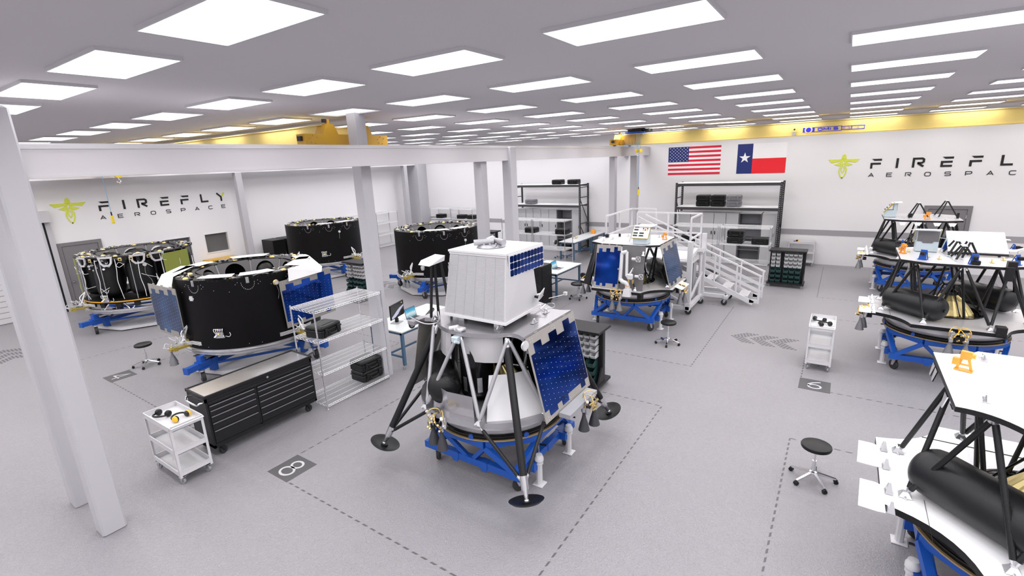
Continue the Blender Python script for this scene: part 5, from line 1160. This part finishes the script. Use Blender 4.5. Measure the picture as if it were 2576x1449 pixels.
def blue_bracket(R, x, y, a, cam=True):
    b = MB('blue_paint'); b.M = Matrix.Translation((x, y, 2.2)) @ Matrix.Rotation(a, 4, 'Z')
    b.box(-.07, .07, -.06, .05, 0, .008).hexa([(-.06, .02, 0), (.06, .02, 0), (.06, .03, 0), (-.06, .03, 0)], [(-.04, .0, .18), (.04, .0, .18), (.04, .01, .18), (-.04, .01, .18)])
    for s in (-1, 1): b.bar((s * .06, -.06, .0), (s * .04, .0, .18), .012); b.bar((s * .05, .02, .05), (s * .02, -.02, .12), .010)
    if cam: b.m('dark_grey').cbox(-.03, .03, .02, .09, .09, .15, .008).rod((0, .09, .12), (0, .12, .12), .02, n=10)
    b.build('blue_bracket', R, smooth=False)
for x, y, a in ((.55, .78, .0), (-.58, .55, 1.2), (-.78, -.12, 1.6), (.55, -.86, PI), (-.62, -.68, 2.4), (.72, -.1, -1.5), (.75, .05, -1.6)): blue_bracket(R, x, y, a)
orange_bracket(R, .0, .80, .6, 1.1); deck_clips(R, [(-.3, .45), (-.45, .3), (.3, -.1), (-.5, -.4), (-.2, -.6), (.2, .7), (.1, -.8)], 'gold')
b = MB('dark_grey').cbox(-.92, -.80, -.64, -.52, 2.16, 2.30, .006).cbox(-.99, -.90, -.60, -.50, 1.98, 2.22, .006).cbox(-.84, -.76, -.2, -.08, 2.2, 2.27, .008).build('avionics_box', R, ang=30)
b = MB('dark_grey').cbox(-1.24, -1.10, -.62, -.48, 1.08, 1.24, .008); b.build('junction_box', R, ang=30)
b = MB('deck_light').cbox(.18, .34, -.86, -.72, 2.22, 2.32, .02).m('chrome').rod((.2, -.86, 2.30), (.12, -.96, 2.38), .03, n=12).rod((.3, -.86, 2.30), (.24, -.98, 2.36), .028, n=12).m('black_plastic').rod((.12, -.96, 2.38), (.1, -.985, 2.4), .033, n=12).rod((.24, -.98, 2.36), (.225, -1.0, 2.375), .03, n=12); b.build('star_tracker', R)
b = MB('gold').tube([(-.93, -.84 + .07 * math.cos(t), 2.14 + .08 * math.sin(t)) for t in [2 * PI * k / 18 for k in range(18)]], .012, 6, True).lathe([(.05, 0), (.052, .01), (.001, .012)], (-.93, -.84, 2.14), 20, (-1, 0, 0)); b.build('round_antenna', R)
# lander 4
R = open_lander(4, 'nearest open strut lander with decks coloured white for light glare, lower right', 'deck_glare_white', 'deck_glare_white', UP)
radiators(R); orange_bracket(R, .22, .70, 1.2, 1.1); deck_clips(R, [(.62, .5), (-.42, .66), (-.55, .38), (.35, -.1)], 'chrome')
b = MB('chrome')
for x in (.50, .35, -.25, -.50): b.hexa([(x - .06, .86, 2.12), (x + .06, .86, 2.12), (x + .06, .87, 2.12), (x - .06, .87, 2.12)], [(x - .03, .88, 2.0), (x + .03, .88, 2.0), (x + .03, .89, 2.0), (x - .03, .89, 2.0)])
b.build('edge_bracket', R, smooth=False)
MB('dark_grey').curve([(.1, .05, 2.2), (.14, .0, 2.205), (.1, -.04, 2.205), (.12, -.1, 2.2)], .006, 5).build('cable_clip', R)
thruster(R, (-1.33, -.02), PI)
# lander 5
R = open_lander(5, 'farthest right open strut lander in front of the grey door', 'deck_light')
radiators(R); thruster(R, (-.60, 1.28), PI / 2); thruster(R, (-1.33, .1), PI)
tripod(R, -.25, .1, 2.62, 1.3); tripod(R, .1, -.55, 2.66, 1.4); instrument_box(R, -.10, .72, PI)
orange_bracket(R, -.60, -.10, 1.4, 1.2); deck_clips(R, [(-.5, .4), (.3, .2), (-.6, -.5), (.4, -.5)], 'deck_light')
b = MB('white_flat')
for y in (.45, .12, -.30, -.62): b.prism([(y - .09, 2.14), (y + .09, 2.14), (y + .05, 2.05), (y + .02, 2.04), (y, 2.055), (y - .02, 2.04), (y - .05, 2.05)], -.885, -.875, 'yz')
b.build('edge_tab', R, smooth=False)
MB('black_plastic').cbox(-.3, -.2, .2, .3, 2.2, 2.32, .01).rod((-.2, -.8, 2.2), (-.2, -.8, 2.35), .03, n=8).build('deck_camera', R)
fp = MB('red_stripe').box(17.9, 18.5, -2.2, -1.75, 0, .002); tag(fp.build('floor_marking', smooth=False), 'dull red painted rectangle under the farthest right dolly', 'floor marking')
# ------------------------------------------------------------------ drums
RD, ZB, ZT = 1.456, .66, 2.166
def drum_thruster(R, a, noz=True):
    P = bpy.data.objects.new('thruster_bracket', None); COL.objects.link(P); P.parent = R; P.rotation_euler = (0, 0, a)
    MB('bracket_gold').box(1.42, 1.86, -.05, .07, .70, .74).hexa([(1.5, -.05, .74), (1.56, -.05, .74), (1.56, .07, .74), (1.5, .07, .74)], [(1.48, -.03, .86), (1.52, -.03, .86), (1.52, .05, .86), (1.48, .05, .86)]).box(1.74, 1.82, -.13, .13, .70, .78).build('bracket', P, smooth=False)
    b = MB('tube_white').rod((1.62, .02, .78), (1.44, .02, 1.16), .022, n=10).curve([(1.47, .02, 1.14), (1.60, .04, 1.02), (1.56, .07, .86), (1.50, .06, .78)], .013, 6)
    rnd = random.Random(3)
    for k in range(12): x, y, z = rnd.uniform(1.55, 1.95), rnd.uniform(-.14, .14), rnd.uniform(.74, .86); b.curve([(x, y, z), (x + rnd.uniform(-.1, .1), y + rnd.uniform(-.1, .1), z + rnd.uniform(.04, .12)), (x + rnd.uniform(-.18, .0), y + rnd.uniform(-.1, .1), z)], .007, 5, 3)
    for s in (-1, 1):
        for q in range(4):
            pts = [((RD + .012 + (.10 if t == 0 else 0)) * math.cos(s * (.02 + .09 * t)), (RD + .012 + (.10 if t == 0 else 0)) * math.sin(s * (.02 + .09 * t)), .76 + q * .022) for t in range(0, 4)]
            b.tube(pts, .006, 5)
    b.build('propellant_lines', P)
    b = MB('steel')
    for k in range(8): x, y, z = rnd.uniform(1.6, 1.92), rnd.uniform(-.1, .1), rnd.uniform(.74, .80); b.rod((x, y, z), (x + .03, y, z + .04), .018, n=8)
    b.build('valves', P)
    if noz:
        for s, x in ((-1, 1.80), (1, 1.86)): MB('nozzle_grey').lathe([(.02, .70), (.02, .63), (.024, .60), (.05, .53), (.078, .44), (.082, .42), (.078, .42), (.045, .54), (.02, .61)], (x, s * .09, 0), 20, cap=False).build('nozzle', P)
def side_cluster(R, a, z=1.02):
    P = bpy.data.objects.new('side_valve_cluster', None); COL.objects.link(P); P.parent = R; P.rotation_euler = (0, 0, a); x = RD
    MB('steel').cbox(x - .01, x + .025, -.11, .06, z - .10, z + .03, .01).rod((x + .03, .06, z - .02), (x + .08, .10, z - .06), .022, n=8).rod((x + .03, -.07, z - .02), (x + .08, -.10, z - .06), .022, n=8).m('brass').rod((x + .03, -.01, z), (x + .07, -.01, z + .02), .02, n=8).build('mount_plate', P)
    b = MB('tube_white')
    for k in range(5): y = -.09 + k * .04; b.curve([(x + .04, y * .5, z - .02), (x + .07, y, z + .06), (x + .05, y * 1.1, z + .12), (x + .02, y * .4, z + .08)], .007, 5, 4)
    b.curve([(x + .02, .10, z - .05), (x + .04, .18, z - .06), (x + .04, .22, z - .02), (x + .03, .20, z + .03)], .006, 5, 4); b.build('loops', P)
def top_ring(R, seed=1, clutter=True, strips=(), skin=True):
    b = MB('dark_grey').lathe([(1.0, ZT - .03), (1.0, ZT), (RD, ZT), (RD, ZT - .03)], n=96, cap=False).add([], []) ; b.build('top_ring', R, ang=30)
    rnd = random.Random(seed)
    n = 8                                                   # inner octagon of dark grey panels with holes and tank domes
    for k in range(n):
        a0, a1 = 2 * PI * (k) / n + .2, 2 * PI * (k + 1) / n + .2
        p = [Vector((1.02 * math.cos(a), 1.02 * math.sin(a), 0)) for a in (a0, a1)]; q = [v * .78 for v in p]
        am = (a0 + a1) / 2; b = MB('panel_grey'); z0, z1 = 1.45, ZT - .01
        cc = (p[0] + p[1] + q[0] + q[1]) / 4; U = (p[1] - p[0]).normalized(); top = (p[0] + p[1]) / 2 + vec(0, 0, z1); bot = (q[0] + q[1]) / 2 + vec(0, 0, z0); V = (top - bot); C = (top + bot) / 2; hv = V.length / 2; V.normalize()
        m = 24; rim = []; quad = []
        for i in range(m):
            t = 2 * PI * i / m; rim.append(C + U * (.23 * math.cos(t)) + V * (.24 * math.sin(t) + .085))
            ct, st = math.cos(t), math.sin(t); s_ = 1 / max(abs(ct), abs(st)); uu_, vv_ = ct * s_, st * s_
            w_ = .39 + (-.055) * (-vv_) if True else 0; w_ = (p[1] - p[0]).length / 2 * (1 + vv_) / 2 + (q[1] - q[0]).length / 2 * (1 - vv_) / 2
            quad.append(C + U * (uu_ * w_) + V * (vv_ * hv))
        b.add(rim + quad, [(i, (i + 1) % m, m + (i + 1) % m, m + i) for i in range(m)])
        b.build('inner_panel', R, smooth=False)
        if k % 2 == 0: MB('black_plastic').lathe([(.22, -.35), (.22, 0), (.20, .08), (.13, .15), (.06, .175), (.001, .18)], (.96 * math.cos(am), .96 * math.sin(am), 1.88), 24).build('tank_dome', R)
        b = MB('mid_grey'); b.bar(p[0] + vec(0, 0, z1), q[0] + vec(0, 0, z0), .03); b.build('seam_rib', R, smooth=False)
    if clutter:
        b = MB('tube_white')
        for k in range(46):
            a = rnd.uniform(0, 2 * PI); r = rnd.uniform(1.12, 1.42); l = rnd.uniform(.06, .22)
            f = lambda da, dr, z: ((r + dr) * math.cos(a + da), (r + dr) * math.sin(a + da), ZT + z)
            b.curve([f(0, 0, .005), f(l * .3, rnd.uniform(-.06, .06), .03), f(l * .7, rnd.uniform(-.06, .06), .03), f(l, 0, .005)], .006, 5, 3)
        b.build('harness', R)
        b = MB('steel')
        for k in range(60):
            a = rnd.uniform(0, 2 * PI); r = rnd.uniform(1.08, 1.43); x, y = r * math.cos(a), r * math.sin(a); s_ = rnd.uniform(.012, .03)
            b.box(x - s_, x + s_, y - s_, y + s_, ZT, ZT + rnd.uniform(.01, .05))
        b.m('dark_grey')
        for k in range(26): a = rnd.uniform(0, 2 * PI); r = rnd.uniform(1.1, 1.42); x, y = r * math.cos(a), r * math.sin(a); b.box(x - .03, x + .03, y - .02, y + .02, ZT, ZT + .04)
        b.build('rim_hardware', R, smooth=False)
        b = MB('brass'); b.mats[0] = 'brass'
        for k in range(16): a = 2 * PI * k / 16 + .1; r = 1.10 if k % 2 else 1.34; b.lathe([(.06, 0), (.05, .02), (.02, .035), (.001, .035)], (r * math.cos(a), r * math.sin(a), ZT), 10)
        b.build('gold_clip', R)
    for (a0, a1, r0_, r1_) in strips:
        b = MB('blanket_white').lathe([(r0_, ZT + .045), (r1_, ZT + .045), (r1_, ZT + .05), (r0_, ZT + .05)], n=14, a0=a0, a1=a1, cap=False); b.build('white_strip', R, smooth=False)
def dots(R, angs, m='dot'):
    b = MB(m)
    for ac in angs:
        for k in range(13): t = PI + PI * k / 12; a = ac + .085 * math.cos(t); z = 2.06 + .15 * math.sin(t); b.rod((RD * math.cos(a), RD * math.sin(a), z), ((RD + .005) * math.cos(a), (RD + .005) * math.sin(a), z), .0075, n=6)
        for da, z in ((.13, 2.08), (.16, 2.04), (.13, 2.0), (-.13, 2.08), (-.16, 2.04), (.3, 1.95), (-.25, 1.9), (.05, .72), (-.12, .74)): a = ac + da; b.rod((RD * math.cos(a), RD * math.sin(a), z), ((RD + .005) * math.cos(a), (RD + .005) * math.sin(a), z), .0065, n=6)
    b.build('fasteners', R, smooth=False)
    for ac in angs:
        b = MB('strut_grey'); b.M = Matrix.Rotation(ac, 4, 'Z'); b.cbox(RD - .02, RD + .012, -.03, .03, ZT - .12, ZT + .005, .006).box(RD + .012, RD + .02, -.012, .012, ZT - .11, ZT); b.build('latch_fitting', R, ang=30)
def flange(R): MB('steel').lathe([(1.40, .545), (1.49, .545), (1.505, .56), (1.505, .58), (1.475, .59), (1.49, .60), (1.49, .625), (1.465, .64), (1.465, .665), (1.40, .665)], n=96, cap=False).build('base_flange', R, ang=30)
def drum(label, loc, seed, strips, angs, clus, thr):
    R = root('spacecraft_drum', label, 'spacecraft', loc)
    MB('black_skin').lathe([(RD, ZB), (RD, ZT + .004), (RD - .012, ZT + .004), (RD - .012, ZB)], n=120, cap=False).build('outer_skin', R, ang=30)
    flange(R); top_ring(R, seed, True, strips); dots(R, angs)
    for a in clus: side_cluster(R, a)
    for a in thr: drum_thruster(R, a)
    return R
D1, D2, D3, D4 = (5.711, 11.406, 0), (12.461, 17.954, 0), (12.654, 11.763, 0), (5.74, 17.76, 0)
rad = math.radians
R = drum('large black drum with two blue panels and white blankets, left', D1, 5, [(rad(204), rad(232), 1.1, 1.43), (rad(237), rad(266), 1.08, 1.43), (rad(38), rad(76), 1.05, 1.42), (rad(100), rad(125), 1.05, 1.42), (rad(320), rad(350), 1.08, 1.42)], [rad(200), rad(243), rad(283)], [rad(216)], [rad(180), rad(277)])
solar_panel(R, (-.20, -1.66, 2.0), (1.23, -1.44, 2.0), (1.31, -1.33, .9), (-.08, -1.51, .9), name='side_solar_panel')
solar_panel(R, (-1.60, 1.12, 2.0), (-1.57, -.14, 2.0), (-1.55, -.08, .88), (-1.58, 1.18, .88), glass='solar_pale', name='side_solar_panel')
b = MB('blanket_white'); zt3 = ZT + .05
b.add([(.30, -1.10, zt3), (1.10, -.45, zt3), (1.28, -.62, zt3), (1.04, -1.42, 2.07), (.47, -1.44, zt3)], [(0, 4, 3, 2, 1)])
b.add([(.14, -1.50, zt3 - .01), (.47, -1.44, zt3), (.92, -1.55, 1.98), (.02, -1.66, 1.96)], [(0, 3, 2, 1)])
b.add([(.47, -1.44, zt3), (1.04, -1.42, 2.07), (.92, -1.55, 1.98)], [(0, 2, 1)]); b.build('thermal_blanket', R, smooth=False)
b = MB('blanket_white')
b.add([(-1.32, .55, zt3), (-1.44, .42, zt3), (-.72, 1.22, zt3), (-.62, 1.02, zt3)], [(0, 1, 2, 3)]); b.add([(-1.15, .45, zt3), (-1.46, .10, zt3), (-1.46, .66, zt3), (-.80, 1.34, zt3), (-.60, 1.05, zt3)], [(0, 1, 2, 3, 4)])
b.add([(-1.46, .10, zt3), (-1.46, .66, zt3), (-1.57, .75, 1.99), (-1.56, .05, 1.99)], [(0, 1, 2, 3)]); b.build('thermal_blanket', R, smooth=False)
b = MB('white_paint'); b.M = Matrix.Rotation(rad(196), 4, 'Z'); b.box(RD, RD + .02, -.04, .04, 1.74, 1.84).box(RD, RD + .015, -.06, .06, 1.77, 1.80); b.build('skin_bracket', R, smooth=False)
b = MB('brass'); b.M = Matrix.Rotation(rad(264), 4, 'Z'); b.lathe([(.06, 0), (.065, .02), (.05, .04)], (RD + .0, 0, 1.96), 20, (1, 0, 0)).m('white_paint').lathe([(.045, .04), (.001, .042)], (RD, 0, 1.96), 18, (1, 0, 0)).m('strut_grey').curve([(RD + .02, 0, 1.9), (RD + .02, .03, 1.75), (RD + .01, .0, 1.6)], .004, 5); b.build('round_sensor', R)
R = drum('black drum farthest back by the left wall server cabinets', D2, 11, [(rad(225), rad(250), 1.1, 1.43), (rad(258), rad(290), 1.08, 1.43)], [rad(212), rad(243), rad(273)], [rad(232)], [rad(276), rad(190)])
b = MB('white_paint'); b.M = Matrix.Rotation(rad(258), 4, 'Z'); b.lathe([(.045, 0), (.045, .03), (.001, .032)], (RD, 0, 1.86), 16, (1, 0, 0)).m('strut_grey').curve([(RD + .02, 0, 1.82), (RD + .02, -.02, 1.72), (RD + .01, -.02, 1.58)], .005, 5); b.build('round_sensor', R)
R = drum('black drum in the middle distance behind the white box', D3, 17, [(rad(205), rad(240), 1.1, 1.43), (rad(246), rad(275), 1.08, 1.43)], [rad(200), rad(232), rad(262)], [rad(238)], [rad(185), rad(300)])
b = MB('white_paint'); b.M = Matrix.Rotation(rad(262), 4, 'Z'); b.lathe([(.045, 0), (.045, .03), (.001, .032)], (RD, 0, 1.80), 16, (1, 0, 0)).m('strut_grey').curve([(RD + .02, 0, 1.76), (RD + .02, -.02, 1.66), (RD + .01, -.02, 1.52)], .005, 5); b.build('round_sensor', R)
# drum 4: skin removed, tanks exposed
R = root('spacecraft_core', 'open spacecraft core showing black tanks and white tubing, far left', 'spacecraft', D4)
flange(R); top_ring(R, 23)
MB('black_skin').lathe([(.5, .92), (1.42, .92), (1.46, .90), (1.46, .84), (.5, .84)], n=72, cap=False).build('equipment_deck', R, ang=30)
MB('orange_band').lathe([(1.462, .875), (1.467, .875), (1.467, .905), (1.462, .905)], n=72, cap=False).build('orange_band', R, ang=30)
for k in range(8):
    a = rad(22 + k * 45 + 5); r_ = .34
    MB('black_plastic').lathe([(.001, .95), (.15, .97), (.27, 1.02), (.33, 1.12), (.34, 1.2), (.34, 1.86), (.30, 1.98), (.18, 2.06), (.001, 2.08)], (1.03 * math.cos(a), 1.03 * math.sin(a), 0), 32).build('propellant_tank', R)
for k in range(24):
    a = rad(k * 15 + 3); a2 = a + (rad(6) if k % 2 else -rad(6))
    MB('chrome').rod((1.36 * math.cos(a), 1.36 * math.sin(a), .86), (1.44 * math.cos(a2), 1.44 * math.sin(a2), .66), .016, n=8).build('truss_rod', R)
for k in range(20): bb = MB('black_plastic'); bb.M = Matrix.Rotation(rad(k * 18 + 8), 4, 'Z'); bb.box(1.34, 1.44, -.07, .07, .72, .84).build('battery_box', R, smooth=False)
for k in range(12):
    a = rad(k * 30 + 4); MB('steel').rod((1.42 * math.cos(a), 1.42 * math.sin(a), .92), (1.40 * math.cos(a), 1.40 * math.sin(a), 2.14), .012, n=6).build('upright_rod', R)
rnd = random.Random(9)
for g in range(7):
    b = MB('tube_white'); a = rad(168 + g * 21)
    f = lambda r, da, z: (r * math.cos(a + da), r * math.sin(a + da), z)
    b.curve([f(1.44, 0, 2.10), f(1.46, rnd.uniform(-.02, .02), 1.8), f(1.45, rnd.uniform(-.03, .03), 1.5), f(1.46, rnd.uniform(-.05, .05), 1.2), f(1.42, 0, .95)], .009, 6)
    for q in range(2): z = rnd.uniform(1.1, 2.0); b.curve([f(1.44, 0, z), f(1.48, rnd.uniform(.05, .12), z - rnd.uniform(-.1, .15)), f(1.42, rnd.uniform(.12, .25), z + rnd.uniform(-.2, .2))], .006, 6)
    b.build('tubing', R)
for ac in (rad(192), rad(222), rad(252), rad(270)):
    b = MB('deck_light'); b.M = Matrix.Rotation(ac, 4, 'Z'); P_ = [(-.16, 2.15), (.16, 2.15), (.13, 2.0), (.07, 1.93), (-.07, 1.93), (-.13, 2.0)]
    b.stroke([(p[0], p[1]) for p in P_], .05, RD - .03, RD, 'yz', True).m('dark_grey').box(RD - .01, RD + .01, -.04, .04, 2.0, 2.12); b.build('latch_fitting', R, smooth=False)
for ac in (rad(182), rad(205), rad(236), rad(246), rad(262)):
    b = MB('gold'); b.M = Matrix.Rotation(ac, 4, 'Z'); b.cbox(RD - .02, RD + .01, -.045, .045, 2.04, 2.13, .008).m('black_plastic').box(RD + .01, RD + .012, -.02, .02, 2.06, 2.10); b.build('gold_bracket', R, ang=30)
b = MB('steel')
for k in range(26): a = rad(rnd.uniform(195, 222)); z = rnd.uniform(1.78, 2.08); r_ = rnd.uniform(1.25, 1.4); b.rod((r_ * math.cos(a), r_ * math.sin(a), z), ((r_ + .06) * math.cos(a + .04), (r_ + .06) * math.sin(a + .04), z + rnd.uniform(-.06, .06)), rnd.uniform(.015, .035), n=8)
b.build('valve_assembly', R)
side_cluster(R, rad(214), .98); drum_thruster(R, rad(180), False)
for a0_, a1_ in ((275, 310), (165, 178)): MB('olive').lathe([(RD, 1.05), (RD + .01, 1.05), (RD + .01, 2.10), (RD, 2.10)], n=8, a0=rad(a0_), a1=rad(a1_), cap=False).build('olive_skin_panel', R, smooth=False)
b = MB('white_paint'); b.M = Matrix.Rotation(rad(252), 4, 'Z'); b.lathe([(.05, 0), (.05, .02), (.001, .022)], (1.40, .12, 1.86), 16, (1, 0, 0)).m('strut_grey').curve([(1.42, .12, 1.82), (1.44, .10, 1.6), (1.43, .2, 1.4), (1.44, .22, 1.2)], .005, 5); b.build('round_sensor', R)
# ------------------------------------------------------------------ drum dollies
def drum_dolly(label, loc, rz):
    R = root('drum_dolly', label, 'dolly', loc, rz); bp = 'blue_paint'
    pf = MB('white_paint').prism([(1.42 * math.cos(t), 1.42 * math.sin(t)) for t in [rad(22.5 + 45 * k) for k in range(8)]], .03, .11); pf.m('rubber').prism([(1.36 * math.cos(t), 1.36 * math.sin(t)) for t in [rad(22.5 + 45 * k) for k in range(8)]], 0, .03); pf.build('base_platform', R, smooth=False)
    b = MB(bp).bar((-1.35, 0, .30), (1.35, 0, .30), .08, .08).bar((0, -1.35, .30), (0, 1.35, .30), .08, .08)
    for k in range(4): a = k * PI / 2; a2 = a + PI / 2; b.bar((1.28 * math.cos(a), 1.28 * math.sin(a), .28), (1.28 * math.cos(a2), 1.28 * math.sin(a2), .28), .03, .05)
    b.build('cross_frame', R, smooth=False)
    for k in range(4):
        a = k * PI / 2; T = Matrix.Rotation(a, 4, 'Z')
        b = MB(bp); b.M = T; b.box(1.20, 1.92, -.055, .055, .30, .42).box(1.24, 1.36, -.06, .06, .14, .42).box(1.48, 1.62, -.06, .06, .42, .56).box(1.44, 1.66, -.09, .09, .40, .44).box(1.44, 1.66, -.09, .09, .27, .30).box(1.92, 1.95, -.065, .065, .29, .43).box(1.40, 1.62, -.07, .07, .535, .55)
        b.m('rubber').box(1.38, 1.56, -.20, .20, .53, .546)
        o = b.build('outrigger', R, smooth=False)
        c = caster('caster', R, 1.60 * math.cos(a), 1.60 * math.sin(a), .27, .105, 1.1, fork='mid_grey', w=.07)
        g = MB('dark_grey'); g.M = T; g.rod((1.22, .0, .03), (1.22, 0, .16), .02, n=8).rod((1.22, 0, 0), (1.22, 0, .03), .05, n=12); g.build('leveling_foot', R)
    return R
y0_ = drum_dolly('blue outrigger dolly under the drum with blue panels', D1, rad(197)); 
dup(y0_, D2, rad(259), 'blue outrigger dolly under the farthest black drum')
dup(y0_, D3, rad(202), 'blue outrigger dolly under the drum behind the white box')
dup(y0_, D4, rad(197), 'blue outrigger dolly under the open tank core')

# ------------------------------------------------------------------ camera and world
yaw, pitch, roll = [math.radians(q) for q in (34.3563, -14.55433, -2.45028)]
Fd = vec(math.cos(yaw) * math.cos(pitch), math.sin(yaw) * math.cos(pitch), math.sin(pitch))
rr = vec(math.sin(yaw), -math.cos(yaw), 0); uu = rr.cross(Fd)
Rr = math.cos(roll) * rr + math.sin(roll) * uu; Uu = -math.sin(roll) * rr + math.cos(roll) * uu
cam = bpy.data.cameras.new('camera'); co = bpy.data.objects.new('camera', cam); COL.objects.link(co)
M = Matrix((Rr, Uu, -Fd)).transposed().to_4x4(); M.translation = vec(0, 0, 4.2583)
co.matrix_world = M; cam.sensor_width = 36; cam.lens = 1221.187 / 2576 * 36; cam.clip_start = .05; cam.clip_end = 100
bpy.context.scene.camera = co
w = bpy.data.worlds.new('world'); bpy.context.scene.world = w; w.use_nodes = True
w.node_tree.nodes['Background'].inputs[0].default_value = (.9, .9, 1, 1); w.node_tree.nodes['Background'].inputs[1].default_value = .3
sc = bpy.context.scene
sc.view_settings.view_transform = 'Standard'; sc.view_settings.look = 'None'; sc.view_settings.exposure = -0.06
sc.cycles.max_bounces = 7; sc.cycles.diffuse_bounces = 4; sc.cycles.glossy_bounces = 4; sc.cycles.sample_clamp_indirect = 4.0
sc.cycles.use_denoising = True; sc.cycles.caustics_reflective = False; sc.cycles.caustics_refractive = False
